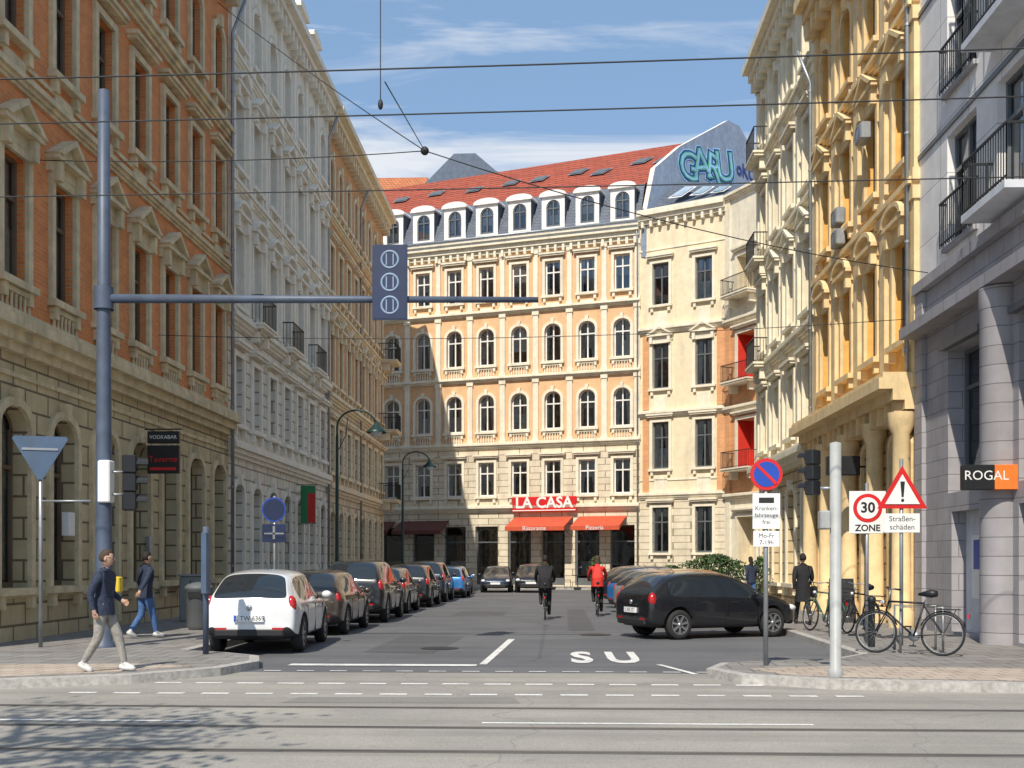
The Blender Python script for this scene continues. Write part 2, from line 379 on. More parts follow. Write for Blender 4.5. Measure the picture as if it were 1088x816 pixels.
REDT=brickmat('red_clay_tiles',(.45,.09,.04),(.35,.065,.03),(.14,.03,.017),.3,.3,.03,.25,1.0,.75)
ORT=brickmat('orange_clay_tiles',(.55,.2,.08),(.46,.15,.06),(.22,.07,.03),.3,.28,.02,.15,1.0,.75)
FIREW=P('grey_blue_render',(.25,.31,.41),.9,var=.15,dirt=.3,dcol=(.12,.14,.17)); RENDERS=P('side_wall_render',(.5,.46,.4),.9,dirt=.3)
GABL=P('dark_blue_grey_gable',(.13,.165,.22),.9,var=.15,dirt=.2,dcol=(.08,.09,.11))
PANEL=brickmat('pale_facade_panels',(.8,.78,.76),(.77,.75,.73),(.4,.39,.39),1.6,1.1,.012,.1,.2,.7,off=0)
PURP=brickmat('grey_stone',(.37,.355,.37),(.33,.315,.33),(.17,.165,.17),.7,.35,.010,.18,.4,.7)
LGREY=P('light_grey_panel',(.6,.62,.66),.6)
REDW=P('red_loggia_wall',(.65,.035,.02),.8)
AWN=P('dark_red_awning',(.13,.045,.035),.9); AWNR=P('orange_red_awning',(.55,.09,.04),.9)

ML=lambda Y: Matrix.Translation((-10.4,Y,0))@Matrix.Rotation(rad(90),4,'Z')
MR=lambda Y: Matrix.Translation((8.3,Y,0))@Matrix.Rotation(rad(-90),4,'Z')
def pipe(Tm,u,H,d=-.14,m=None):
    m=m or STEEL; Tm.tube([(u,d,.2),(u,d,H-1.2),(u,d-.4,H-.2)],.055,m,8)
    for i in range(int(H/2.5)): Tm.lathe([(.07,0),(.07,.06)],m,8,Matrix.Translation((u,d,1.5+i*2.5)))
stA=dict(trim=TRIMA,fr=BROWNF,side=RENDERS)
def exA(W,Tm,Wi,Rf):
    pipe(Tm,16.65,19.6,-.2); Tm.bev(5.2,5.5,-.16,.0,2.2,2.7,.01,WHITEP); Tm.bev(9.9,10.2,-.1,0,1.7,2.3,.01,STEEL)
building('apartment_building',ML(17.2),16.8,8,[
 dict(z0=.1,z1=6.0,zb=1.15,h=3.5,w=1.15,rise=.4,m=RUSTA,kind='arch',rd=.35,door=[3,6],band=(.7,.45),strips=[.95,5.2]),
 dict(z0=6.0,z1=10.95,zb=7.05,h=2.45,w=.95,m=BRICKA,kind='tri',bal=True,band=(.3,.18)),
 dict(z0=10.95,z1=15.2,zb=11.75,h=2.35,w=.92,m=BRICKA,kind='flat',panel=True,band=(.4,.25),strips=[11.3]),
 dict(z0=15.2,z1=19.5,zb=15.95,h=2.2,w=.92,rise=.35,m=BRICKA,kind='arch',panel=True)],
 stA,H=20.3,roofm=[SLATE,SLATE],mans=(1.4,2.8),zr=24.5,cor=(19.4,.9,.75,.6),extra=exA)
stB=dict(trim=TRIMB,fr=WHITEF,side=RENDERS,dorm=TRIMB)
def exB(W,Tm,Wi,Rf):
    for i in (1,3,5): balcony(Tm,14.8/7*(i+.5),1.7,9.75,.5,TRIMB)
    pipe(Tm,14.65,22)
building('apartment_building',ML(34),14.8,7,[
 dict(z0=.1,z1=5.3,zb=1.3,h=2.9,w=1.05,rise=.3,m=RUSTB,kind='arch',rd=.3,door=[2],band=(.5,.3),strips=[1.0]),
 dict(z0=5.3,z1=9.5,zb=6.15,h=2.2,w=.95,m=RUSTB,kind='flat',band=(.4,.3)),
 dict(z0=9.5,z1=13.9,zb=10.0,h=2.5,w=.95,m=WHB,kind='seg',pil=.26,band=(.3,.2)),
 dict(z0=13.9,z1=18.0,zb=14.5,h=2.2,w=.95,m=WHB,kind='tri',pil=.26,panel=True,band=(.3,.2)),
 dict(z0=18.0,z1=21.9,zb=18.6,h=2.0,w=.95,rise=.3,m=WHB,kind='arch',pil=.24)],
 stB,H=22.7,roofm=[SLATE,REDT],mans=(1.3,2.9),zr=27.5,cor=(21.8,.9,.7,.55),extra=exB,dormers=6)
stC=dict(trim=TRIMC,fr=WHITEF,side=RENDERS,dorm=TRIMC)
def exC(W,Tm,Wi,Rf):
    for z in (5.3,9.4,13.5): balcony(Tm,15.1,1.7,z,1.1,TRIMC)
    pipe(Tm,8,21.5)
building('apartment_building',ML(48.8),16.2,8,[
 dict(z0=.1,z1=5.0,zb=1.2,h=2.8,w=1.1,rise=.3,m=RUSTC,kind='arch',rd=.3,band=(.5,.3)),
 dict(z0=5.0,z1=9.2,zb=5.8,h=2.2,w=.95,m=RUSTC,kind='flat',band=(.4,.3)),
 dict(z0=9.2,z1=13.4,zb=9.9,h=2.3,w=.95,m=BRICKC,kind='tri',band=(.3,.25)),
 dict(z0=13.4,z1=17.5,zb=14.1,h=2.2,w=.95,m=BRICKC,kind='flat',panel=True,band=(.3,.25)),
 dict(z0=17.5,z1=21.6,zb=18.2,h=2.1,w=.95,rise=.3,m=BRICKC,kind='arch')],
 stC,H=22.5,roofm=[ORT,ORT],zr=26.5,cor=(21.5,1.0,.8,.6),extra=exC)
# modern building
stD=dict(trim=PURP,fr=GREYF,side=PANEL)
def exD(W,Tm,Wi,Rf):
    ops=[(2.8,1.9,3.1,6.1,0),(6.4,2.1,3.1,6.1,0),(9.9,2.3,3.1,6.1,0)]
    lo=[(2.8,1.5,.2,2.7,0),(6.4,2.1,.2,2.7,0),(9.9,2.3,.2,2.7,0)]
    wall_row(W,0,12,2.9,7.9,ops,PURP,.4); wall_row(W,0,12,.1,2.9,lo,PURP,.4)
    for o in ops+lo[1:]: window(Wi,o,GREYF,.4,shop=True)
    Wi.box(2.05,3.55,.3,.4,.2,2.7,LGREY); Wi.box(2.4,3.2,.285,.299,.9,2.2,WHITEP); Wi.box(2.5,3.1,.28,.284,1.5,2.1,BLUEP)
    for o in ops: Tm.box(o[0]-o[1]/2-.1,o[0]+o[1]/2+.1,-.16,.02,6.12,6.25,GREYF)
    for u in (4.75,8.1,11.5):
        Tm.lathe([(.36,.12),(.36,6.3),(.38,6.35),(.38,6.7)],PURP,20,Matrix.Translation((u,-.08,0)))
    Tm.box(0,.5,-.1,.02,.12,7.7,PURP)
    Tm.box(0,12,-.45,.02,6.72,6.95,PURP); Tm.box(0,12,-.16,.02,7.72,7.95,PURP)
    for zb in (8.3,11.55,14.8):
        Tm.box(0,12,-.04,.02,zb+2.5,zb+2.6,GREYF)
        for u in (2.6,7.4,9.8): railing(Tm,u-.85,u+.85,zb,.95,IRON,-.14,ret=0.0)
        Tm.box(4.2,6.2,-.6,.02,zb-.22,zb-.08,LGREY); railing(Tm,4.2,6.2,zb-.08,1.0,IRON,-.57,ret=0.0)
building('modern_office_building',MR(25.1),12,5,[
 dict(z0=7.9,z1=11.2,zb=8.3,h=2.35,w=1.6,m=PANEL,kind='none',us=[2.6,5.2,7.4,9.8]),
 dict(z0=11.2,z1=14.45,zb=11.55,h=2.35,w=1.6,m=PANEL,kind='none',us=[2.6,5.2,7.4,9.8]),
 dict(z0=14.45,z1=17.7,zb=14.8,h=2.35,w=1.6,m=PANEL,kind='none',us=[2.6,5.2,7.4,9.8])],
 stD,H=17.9,roofm=[SLATE],zr=18.4,extra=exD)
stE=dict(trim=TRIME,fr=BROWNF,side=RENDERS,dorm=TRIME)
def exE(W,Tm,Wi,Rf):
    for i in range(5):
        x=min(max(9.6/4*i,.3),9.3); Tm.lathe([(.3,.12),(.3,.5),(.22,.6),(.2,4.6),(.3,4.8),(.32,5.1)],TRIME,14,Matrix.Translation((x,-.3,0)))
    cornice(Tm,0,9.6,5.15,.85,.9,TRIME,.6)
    pipe(Tm,.12,18,-.25); pipe(Tm,9.4,18,-.2)
    for u,z in((3.6,11.2),(3.6,10.6),(6.1,12.6)): Tm.bev(u-.3,u+.3,-.42,-.14,z,z+.45,.03,STEEL); Tm.lathe([(.18,0),(.18,.01)],BLACKP,14,Matrix.Translation((u,-.425,z+.22))@Matrix.Rotation(rad(90),4,'X'))
building('apartment_building',MR(34.7),9.6,4,[
 dict(z0=.1,z1=5.6,zb=.2,h=4.5,w=1.5,rise=.3,m=RUSTE,kind='arch',rd=.5,shop=True),
 dict(z0=5.6,z1=10.3,zb=6.9,h=2.4,w=1.0,m=OCH,kind='seg',pil=.4,band=(.35,.25)),
 dict(z0=10.3,z1=14.4,zb=11.1,h=2.3,w=1.0,m=OCH,kind='tri',pil=.4,band=(.35,.25),panel=True),
 dict(z0=14.4,z1=18.5,zb=15.1,h=2.2,w=1.0,rise=.4,m=OCH,kind='arch',pil=.4)],
 stE,H=19.5,roofm=[SLATE,SLATE],mans=(1.2,2.6),zr=23.5,cor=(18.4,1.1,.75,.6),extra=exE)
stF=dict(trim=TRIMF,fr=WHITEF,side=CRF,dorm=TRIMF)
def exF(W,Tm,Wi,Rf):
    for z in (9.4,13.5,17.6): balcony(Tm,1.3,1.7,z,.6,TRIMF)
building('apartment_building',MR(44.5),9.8,4,[
 dict(z0=.1,z1=5.2,zb=.9,h=3.3,w=1.3,rise=.3,m=RUSTE,kind='arch',rd=.35,band=(.6,.5)),
 dict(z0=5.2,z1=9.3,zb=6.0,h=2.2,w=1.0,m=CRF,kind='flat',pil=.3,band=(.35,.25)),
 dict(z0=9.3,z1=13.4,zb=9.9,h=2.4,w=1.0,m=CRF,kind='tri',pil=.3,band=(.35,.25)),
 dict(z0=13.4,z1=17.5,zb=14.0,h=2.3,w=1.0,m=CRF,kind='flat',pil=.3,band=(.35,.25)),
 dict(z0=17.5,z1=21.0,zb=18.1,h=1.9,w=1.0,rise=.3,m=CRF,kind='arch',pil=.3)],
 stF,H=21.8,roofm=[SLATE,SLATE],mans=(1.2,2.6),zr=25.5,cor=(20.9,1.0,.7,.6),extra=exF)
# end of street restaurant building
gx0,gy0=-15.95,72.35
LG=math.hypot(5.1-gx0,65.6-gy0)
MG=Matrix.Translation((gx0,gy0,0))@Matrix.Rotation(math.atan2(65.6-gy0,5.1-gx0),4,'Z')
stG=dict(trim=TRIMG,fr=WHITEF,side=RENDERS,dorm=WHITEF)
GRAF1=P('spray_paint_green',(.1,.45,.25),.6,var=.4,scale=1.5); GRAF2=P('spray_paint_blue',(.02,.05,.22),.6); GRAF3=P('spray_paint_pale',(.3,.55,.75),.6,var=.3,scale=1)
def exG(W,Tm,Wi,Rf):
    inv=MG.inverted(); Lz=lambda x,y,z: tuple(inv@Vector((x,y,z)))
    H=22
    wx0,wy0,wx1,wy1=5.15,65.55,14.2,75.6
    def wp(t,z,o=0): return Lz(wx0+(wx1-wx0)*t+.743*o,wy0+(wy1-wy0)*t-.669*o,z)
    r1=wp(.70,30.0,-.05); l1=Lz(-15,79,28.6)
    a=(-.1,1.3,H+2.9); b=(LG,1.3,H+2.9)
    Rf.quad([(-.1,-.15,H),(LG,-.15,H),b,a],SLATE); Rf.quad([a,b,r1,l1],REDT)
    rb=wp(1.3,23); lb=Lz(-14,88,23); Rf.quad([l1,r1,rb,lb],REDT)
    prof=[(0,20),(0,H+.5),(.07,H+3.6),(.26,27.6),(.66,30.8),(.76,30.8),(1.0,28.6),(1.15,26),(1.15,20)]
    fw=[wp(t_,z_) for t_,z_ in prof]; fw2=[wp(t_,z_,.35) for t_,z_ in prof]
    Rf.quad(fw2,FIREW); Rf.quad(fw,FIREW)
    n_=len(prof)
    for i in range(n_): j=(i+1)%n_; Rf.quad([fw[i],fw[j],fw2[j],fw2[i]],TRIMB if 1<=i<=5 else FIREW)
    ang=math.atan2(wy1-wy0,wx1-wx0)
    for ch,tt,zz,rot,sz in(('G',.33,26.5,-4,2.5),('A',.43,27.0,-16,2.7),('R',.535,27.1,6,2.5),('U',.63,27.5,-12,2.7)):
        for off,m,k in((.22,GRAF3,.375),(.14,GRAF2,.39),(.03,GRAF1,.405),(-.045,GRAF3,.42)):
            px=wx0+(wx1-wx0)*tt; py=wy0+(wy1-wy0)*tt
            Mt=inv@Matrix.Translation((px+.743*k,py-.669*k,zz))@Matrix.Rotation(ang,4,'Z')
            put_text(Rf,ch,sz,Mt@Matrix.Rotation(rad(rot),4,'Y'),m,1.2,off)
    for ch,tt,zz,sz in(('oKO',.82,27.9,1.2),('19',.88,26.8,.9)):
        px=wx0+(wx1-wx0)*tt; py=wy0+(wy1-wy0)*tt
        put_text(Rf,ch,sz,inv@Matrix.Translation((px+.743*.39,py-.669*.39,zz))@Matrix.Rotation(ang,4,'Z'),GRAF2,1,.03)
    nb=10; bay=LG/nb
    for i in range(nb): dormer(Rf,bay*(i+.5),1.5,H+.15,2.3,.05,WHITEF,GREYF)
    A=Vector(a);B=Vector(b);Rv=Vector(r1);Lv=Vector(l1)
    nn=(B-A).cross(Lv-A).normalized()
    if nn.z<0: nn=-nn
    for u,v in((.2,.45),(.3,.5),(.42,.45),(.52,.5),(.6,.5),(.7,.55),(.78,.45),(.86,.6),(.93,.55)):
        def pt(u,v,o=.1): return tuple((A.lerp(B,u)).lerp(Lv.lerp(Rv,u),v)+nn*o)
        Rf.quad([pt(u-.02,v-.07),pt(u+.02,v-.07),pt(u+.02,v+.07),pt(u-.02,v+.07)],STEEL)
        Rf.quad([pt(u-.016,v-.055,.13),pt(u+.016,v-.055,.13),pt(u+.016,v+.055,.13),pt(u-.016,v+.055,.13)],GREYF)
    Tm.tube([(-.1,-.75,H+.05),(LG,-.75,H+.05)],.08,STEEL,8); pipe(Tm,LG-.12,22)
    def awn(u0,u1,z,m,p=1.5):
        Tm.add([(u0,-.06,z),(u1,-.06,z),(u1,-p,z-.65),(u0,-p,z-.65),(u0,-p,z-.9),(u1,-p,z-.9)],[[0,1,2,3],[3,2,5,4]],m)
        for x in(u0,u1): Tm.quad([(x,-.06,z),(x,-p,z-.65),(x,-p,z-.9),(x,-p+.02,z-.9)],m)
        for x in(u0+.1,u1-.1): Tm.cyl((x,-.05,z-1.2),(x,-p+.03,z-.72),.02,IRON,6)
    awn(3.6,5.8,4.3,AWN); awn(6.2,9.6,4.3,AWN); awn(14.1,17.9,4.45,AWNR,1.9); awn(18.3,21.3,4.45,AWNR,1.9)
building('apartment_building',MG,LG,10,[
 dict(z0=.1,z1=5.0,zb=.2,h=3.7,w=1.55,m=RUSTG,kind='none',rd=.35,shop=True,band=(.45,.35),fr=GREYF),
 dict(z0=5.0,z1=9.0,zb=5.8,h=2.15,w=1.05,m=RUSTG,kind='flat',band=(.4,.3)),
 dict(z0=9.0,z1=13.2,zb=9.9,h=2.35,w=1.05,rise=.45,m=GW,kind='arch',pil=.34,bal=True,band=(.3,.3)),
 dict(z0=13.2,z1=17.4,zb=14.1,h=2.35,w=1.05,rise=.45,m=GW,kind='arch',pil=.34,bal=True,band=(.3,.3)),
 dict(z0=17.4,z1=21.2,zb=18.2,h=2.15,w=1.0,m=GW,kind='flat',pil=.3,panel=True)],
 stG,H=22,D=.9,roofm=[SLATE],zr=22.05,cor=(21.1,.9,.55,.5),extra=exG)
hx,hy=5.1,65.6; hx1,hy1=9.86,63.0; LH=math.hypot(hx1-hx,hy1-hy)
MH=Matrix.Translation((hx,hy,0))@Matrix.Rotation(math.atan2(hy1-hy,hx1-hx),4,'Z')
stH=dict(trim=TRIMG,fr=GREYF,side=TRIMC)
LB=6.5
SKYL=P('skylight_glass',(.35,.45,.55),.1)
def exH(W,Tm,Wi,Rf):
    M2=MH@Matrix.Translation((LH,0,0))@Matrix.Rotation(rad(-34),4,'Z')
    inv=MH.inverted()
    ops_z=[(1.2,4.2),(6.9,9.7),(11.8,14.6),(16.7,19.0)]
    zz=[.1,5.4,10.4,15.4,22.6]
    for (a,b),z0,z1 in zip(ops_z,zz[:-1],zz[1:]):
        sv=W.M; W.M=M2; svt=Tm.M; Tm.M=M2
        red=5<z0<12
        op=(1.9,1.6,a,b,0); op2=(5.0,1.3,a,b,0)
        wall_row(W,0,LB,z0,z1,[op,op2],BRICKH if red else TRIMG,.9)
        W.quad([(1.0,.9,a),(2.8,.9,a),(2.8,.9,b),(1.0,.9,b)],REDW if red else CRF); W.box(1.5,2.3,.85,.9,a,b-.4,GREYF)
        for x in(1.11,2.69): W.quad([(x,.01,a),(x,.9,a),(x,.9,b),(x,.01,b)],REDW if red else CRF)
        if z0>5: balcony(Tm,1.9,2.4,a,.9,TRIMG)
        surround(Tm,op,TRIMG,'flat',False)
        cornice(Tm,0,LB,z1-.2,.35,.3,TRIMG)
        Tm.box(0,.45,-.1,.02,z0+.1,z1-.2,BRICKH if red else TRIMG)
        W.M=sv; Tm.M=svt
    for z0,z1 in((5.8,10.2),(10.8,15.2)): W.box(LH-.55,LH-.02,-.06,.02,z0,z1,BRICKH); W.box(.2,.6,-.06,.02,z0,z1,BRICKH)
    p0=(0,-.3,22.7);p1=(LH,-.3,22.7)
    q=lambda x,y,z: tuple(inv@Vector((x,y,z)))
    far=tuple(inv@(M2@Vector((LB,-.3,22.7))))
    Rf.quad([p0,p1,q(11.6,68.5,25.3),q(7.9,67.6,25.3)],SLATE); Rf.quad([p1,far,q(16,66,25.3),q(11.6,68.5,25.3)],SLATE)
    Rf.quad([q(7.9,67.6,25.3),q(11.6,68.5,25.3),q(14.5,74.5,25.0),q(8.8,69.4,25.0)],SLATE)
    Rf.quad([q(11.6,68.5,25.3),q(16,66,25.3),q(18,74,25.0),q(14.5,74.5,25.0)],SLATE)
    A=Vector(p0);B=Vector(p1);C=Vector(q(11.6,68.5,25.3));Dv=Vector(q(7.9,67.6,25.3))
    for u in(.3,.58,.84):
        f=lambda u,v,o:tuple((A.lerp(B,u)).lerp(Dv.lerp(C,u),v)+Vector((0,-.05,o)))
        Rf.quad([f(u-.09,.3,.1),f(u+.09,.3,.1),f(u+.09,.75,.1),f(u-.09,.75,.1)],WHITEF)
        Rf.quad([f(u-.07,.34,.14),f(u+.07,.34,.14),f(u+.07,.71,.14),f(u-.07,.71,.14)],SKYL)
building('apartment_building',MH,LH,2,[
 dict(z0=.1,z1=5.6,zb=2.2,h=2.7,w=1.05,m=RUSTG,kind='flat',band=(.4,.25)),
 dict(z0=5.6,z1=10.5,zb=7.2,h=2.8,w=1.05,m=CRF,kind='flat',panel=True,band=(.4,.3),strips=[6.5]),
 dict(z0=10.5,z1=15.5,zb=12.0,h=2.7,w=1.05,m=CRF,kind='tri',panel=True,band=(.4,.3)),
 dict(z0=15.5,z1=22,zb=17.0,h=2.5,w=1.05,m=CRF,kind='flat',panel=True,strips=[20.3])],
 stH,H=22.6,D=1.2,roofm=[SLATE],zr=22.7,cor=(21.9,.8,.55,.5),extra=exH)
b=MB(); 
b.box(-34,-14.5,83,95,0,26,RENDERS); b.add([(-34.5,82,27.5),(-10.5,82,27.5),(-10.5,95.5,27.5),(-34.5,95.5,27.5),(-34,89,33.4),(-10.5,89,33.4)],[[0,1,5,4],[3,2,5,4],[1,2,5],[0,3,4]],ORT)
b.prism([(-18,20),(-14.5,25.4),(-9.0,30.9),(-7.6,32.3),(-6.0,32.3),(-4.5,31.0),(1,28),(1,20)],81,81.5,GABL)
b.obj('distant_apartment_building')
b=MB(); b.box(16,40,70,84,0,21,RENDERS); b.add([(16,69,21),(40,69,21),(40,84,21),(16,84,21),(16,77,27),(40,77,27)],[[0,1,5,4],[3,2,5,4],[1,2,5],[0,3,4]],REDT); b.obj('distant_apartment_building')

s=MB(MG); s.bev(14.0,18.2,-.35,-.1,4.75,5.7,.04,REDP); s.box(14.05,18.15,-.37,-.352,4.82,4.88,WHITEP)
put_text(s,'LA CASA',.95,Matrix.Translation((16.1,-.37,5.3)),WHITEP,1.0,.025)
put_text(s,'Ristorante',.36,Matrix.Translation((16,-1.925,3.68)),WHITEP); put_text(s,'Pizzeria',.36,Matrix.Translation((19.8,-1.925,3.68)),WHITEP)
s.obj('restaurant_sign')

# ---------------------------------------------------------------- ground
def asphalt(name,col,tint2,crack=.3):
    m,t,b=nt(name); p=pos(t)
    c=mixc(t,mrange(t,noise(t,p,.35,5,.6),.38,.62,0,1),col,tint2)
    c=value(t,c,mrange(t,noise(t,p,60,2),.3,.7,.8,1.2))
    v=t.nodes.new('ShaderNodeTexVoronoi'); v.feature='DISTANCE_TO_EDGE'; v.inputs['Scale'].default_value=.22
    d=t.nodes.new('ShaderNodeVectorMath'); d.operation='ADD'; nn=t.nodes.new('ShaderNodeTexNoise'); nn.inputs['Scale'].default_value=.8; nn.inputs['Detail'].default_value=6
    lk(t,p,nn.inputs['Vector']); lk(t,p,d.inputs[0]); lk(t,nn.outputs['Color'],d.inputs[1]); lk(t,d.outputs[0],v.inputs['Vector'])
    c=mixc(t,mrange(t,v.outputs['Distance'],0,.004,crack,0),c,(.04,.04,.04))
    st=noise(t,vscale(t,p,(.12,1.4,1)),1.2,5); c=mixc(t,mrange(t,st,.42,.68,0,.5),c,tuple(x*.5 for x in col))
    sp=noise(t,p,3.5,3,.7); c=mixc(t,mrange(t,sp,.62,.72,0,.45),c,tuple(x*.45 for x in col))
    lk(t,c,b.inputs['Base Color']); b.inputs['Roughness'].default_value=.8; bump(t,b,noise(t,p,90,3),.35,.01); return m
ASPH=asphalt('asphalt_street',(.15,.152,.16),(.118,.121,.13)); ASPF=asphalt('asphalt_worn_light',(.36,.34,.30),(.28,.265,.24))
PATCH=asphalt('asphalt_repair_patch',(.11,.111,.117),(.095,.095,.1),0)
PATCHF=asphalt('asphalt_patch_light',(.27,.255,.23),(.23,.215,.195),0)
GRND=P('ground_material',(.16,.155,.14),.9)
TILE=brickmat('pavement_slabs',(.27,.255,.24),(.22,.21,.2),(.11,.1,.09),.5,.5,.015,.3,.3,.85,flat=True)
TILEP=brickmat('pavement_pink_slabs',(.48,.4,.33),(.42,.35,.29),(.22,.18,.14),.3,.3,.012,.2,.3,.85,flat=True)
KERB=P('granite_kerb',(.42,.4,.37),.8,var=.25,scale=14,bmp=.3,dirt=.3); MARK=P('road_marking_paint',(.76,.75,.72),.6,var=.2,scale=25,dirt=.5,dcol=(.22,.22,.22))
g=MB(); g.quad([(-400,-150,-.004),(400,-150,-.004),(400,600,-.004),(-400,600,-.004)],GRND); g.obj('ground')
g=MB(); g.quad([(-7,14,0.001),(14,14,.001),(14,64,.001),(-7,64,.001)],ASPH); g.quad([(-60,52,0.0045),(60,52,.0045),(60,85,.0045),(-60,85,.0045)],ASPH)
for pl in(((-3.5,19.6),(-2.2,19.4),(-2.0,23.8),(-3.4,24.1)),((.3,26),(.95,26),(1.0,38),(.4,38)),((-3.2,33),(-1.6,33.1),(-1.6,36),(-3.1,36.2))): g.quad([(x,y,.005) for x,y in pl],PATCH)
g.obj('street')
g=MB(); g.quad([(-120,4.2,.005),(120,4.2,.005),(120,16.0,.005),(-120,16.0,.005)],ASPF)
for x0,x1,y0,y1 in((-3.2,-.4,12.5,13.1),(-9,-6.5,9.5,10.4)): g.quad([(x0,y0,.0068),(x1,y0+.05,.0068),(x1-.1,y1,.0068),(x0+.1,y1-.04,.0068)],PATCHF)
g.obj('main_road')
def pavement(poly,kerb,m,name='pavement',z=.13):
    g=MB(); g.slab(poly,0,z,m,KERB)
    k=[Vector((x,y,0)) for x,y in kerb]
    nrm=[]
    for i in range(len(k)):
        d=(k[min(i+1,len(k)-1)]-k[max(i-1,0)]).normalized(); nrm.append(Vector((d.y,-d.x,0)))
    for i in range(len(k)-1):
        a,b_=k[i],k[i+1]; o1=a+nrm[i]*.14; o2=b_+nrm[i+1]*.14
        i1=a-nrm[i]*.02; i2=b_-nrm[i+1]*.02
        zt=z+.004
        g.add([(*i1[:2],zt),(*i2[:2],zt),(*o2[:2],zt-.01),(*o1[:2],zt-.01),(*o2[:2],0),(*o1[:2],0)],[[0,1,2,3],[3,2,4,5]],KERB)
    g.obj(name)
kl=[(-120,11.6),(-30,12.6),(-12,13.3),(-7.4,13.75),(-5.8,14.5),(-4.95,15.5),(-4.7,16.5),(-4.95,17.4),(-5.7,18.0),(-6.5,18.5),(-6.5,30),(-6.5,50),(-6.7,60),(-8.5,65),(-30,69)]
pavement(kl+[(-120,69)],kl,TILE)
kr=[(8.2,47),(5.6,46),(5.35,40),(5.3,25),(5.2,18.2),(4.4,17.1),(3.4,16.75),(2.6,16.4),(2.3,15.6),(2.6,14.8),(3.6,14.25),(6,13.9),(12,13.5),(40,12.9),(120,12)]
pavement(kr+[(120,47)],kr,TILE)
ke=[(-40,73.5),(-15.8,69.6),(4.2,62.6),(9.0,59.4),(13,52),(40,50)]
pavement(ke+[(40,100),(-40,100)],ke,TILE)
kn=[(120,4.0),(-120,4.0)]
pavement(kn+[(-120,-12),(120,-12)],kn,TILE)
g=MB(); g.slab([(2.75,15.5),(3.1,14.7),(3.9,14.4),(6,14.05),(12,13.65),(40,13.05),(40,15.2),(7,15.6),(4,15.9)],.131,.136,TILEP); g.obj('corner_paving')
g=MB(); g.slab([(-30,12.85),(-12,13.5),(-7.4,14.0),(-6.1,14.7),(-5.3,15.6),(-6.2,15.9),(-12,15.2),(-30,14.6)],.131,.136,TILEP); g.obj('corner_paving')
mk=MB(); z=.0095
def rect(x0,x1,y0,y1,zz=z): mk.quad([(x0,y0,zz),(x1,y0,zz),(x1,y1,zz),(x0,y1,zz)],MARK)
rect(-4.25,-1.25,17.0,17.3)
mk.quad([(-1.22,17.3,z),(-1.1,17.3,z),(-.86,23,z),(-1.0,23,z)],MARK)
x=-6
while x<3.6:
    rect(x,x+.36,14.45,14.58); rect(x-.1,x+.24,13.3,13.43); x+=.56
x=-4.4
while x<2.3: rect(x,x+.26,16.15,16.23,.0098); x+=.5
rect(-20,-3.7,11.0,11.08); rect(-.75,2.6,10.98,11.06)
vs,fs=text_geo('S U',1.0,.035); mk.add([(xx*.82+.85,yy*2.9+18.6,.0095) for xx,yy,_ in vs],fs,MARK)
mk.quad([(1.6,17.4,z),(1.7,17.4,z),(2.1,15.9,z+.001),(2.0,15.9,z+.001)],MARK)
mk.obj('road_markings')
RAIL=P('rail_steel',(.16,.15,.14),.35,metal=.7); GROV=P('rail_joint',(.15,.14,.13),.8)
tr=MB()
for y0 in (12.15,10.7,9.35,7.9):
    for i in range(24):
        xa=-48+i*4; xb=xa+4; f=lambda q:y0+.0006*q*q*(1 if y0>10 else -1)
        for dy0,dy1,zz,m in((-.07,.07,.0085,GROV),(-.026,.026,.0105,RAIL)):
            tr.quad([(xa,f(xa)+dy0,zz),(xb,f(xb)+dy0,zz),(xb,f(xb)+dy1,zz),(xa,f(xa)+dy1,zz)],m)
tr.obj('tram_tracks')
for (x,y) in((-2.2,20.5),(.9,24.5)):
    mh=MB(T(x,y)); mh.lathe([(0,.012),(.33,.012),(.36,.010)],IRON,24,smooth=False); mh.obj('manhole_cover')

# ---------------------------------------------------------------- cars
CARGL=P('car_glass',(.02,.026,.032),.04,spec=.9,var=0); TYRE=P('tyre_rubber',(.02,.02,.02),.8); RIM=P('alloy_rim',(.45,.46,.48),.3,metal=.8)
TRIMK=P('car_black_trim',(.02,.02,.022),.5); LAMPR=P('tail_lamp',(.45,.01,.01),.15,coat=1); LAMPW=P('head_lamp',(.75,.77,.8),.1,coat=1)
PAINTS={n:P('car_paint_'+n,c,.3,metal=mt,var=.02,coat=1) for n,c,mt in(('white',(.75,.76,.77),0),('black',(.012,.013,.016),.2),('brown',(.06,.045,.035),.3),('navy',(.02,.03,.055),.3),('blue',(.04,.2,.5),.3),('amber',(.42,.2,.05),.4),('grey',(.12,.13,.14),.5),('silver',(.45,.46,.48),.6))}
PH=P('car_paint_slot',(.5,.5,.5))
ST={'hatch':[(-1.97,.40,.74,.82,.70,.62),(-1.93,.30,.88,.95,.79,.68),(-1.82,.24,.90,1.10,.82,.62),(-1.45,.22,.90,1.36,.84,.56),(-1.0,.20,.89,1.42,.85,.57),(-.3,.20,.88,1.44,.85,.58),(.2,.20,.87,1.40,.85,.57),(.45,.20,.86,1.31,.85,.58),(1.08,.20,.85,.96,.845,.68),(1.45,.22,.80,.89,.83,.66),(1.82,.26,.69,.77,.78,.60),(2.0,.34,.54,.60,.66,.5)],
 'wagon':[(-2.24,.40,.78,.88,.74,.64),(-2.19,.30,.91,1.0,.83,.70),(-2.05,.24,.94,1.2,.87,.63),(-1.75,.22,.94,1.40,.88,.60),(-1.2,.20,.93,1.46,.885,.60),(-.3,.20,.91,1.47,.885,.61),(.25,.20,.90,1.43,.885,.60),(.5,.20,.89,1.34,.88,.61),(1.2,.20,.87,.98,.88,.70),(1.65,.22,.83,.91,.86,.68),(2.05,.26,.72,.79,.81,.62),(2.25,.34,.56,.62,.68,.5)]}
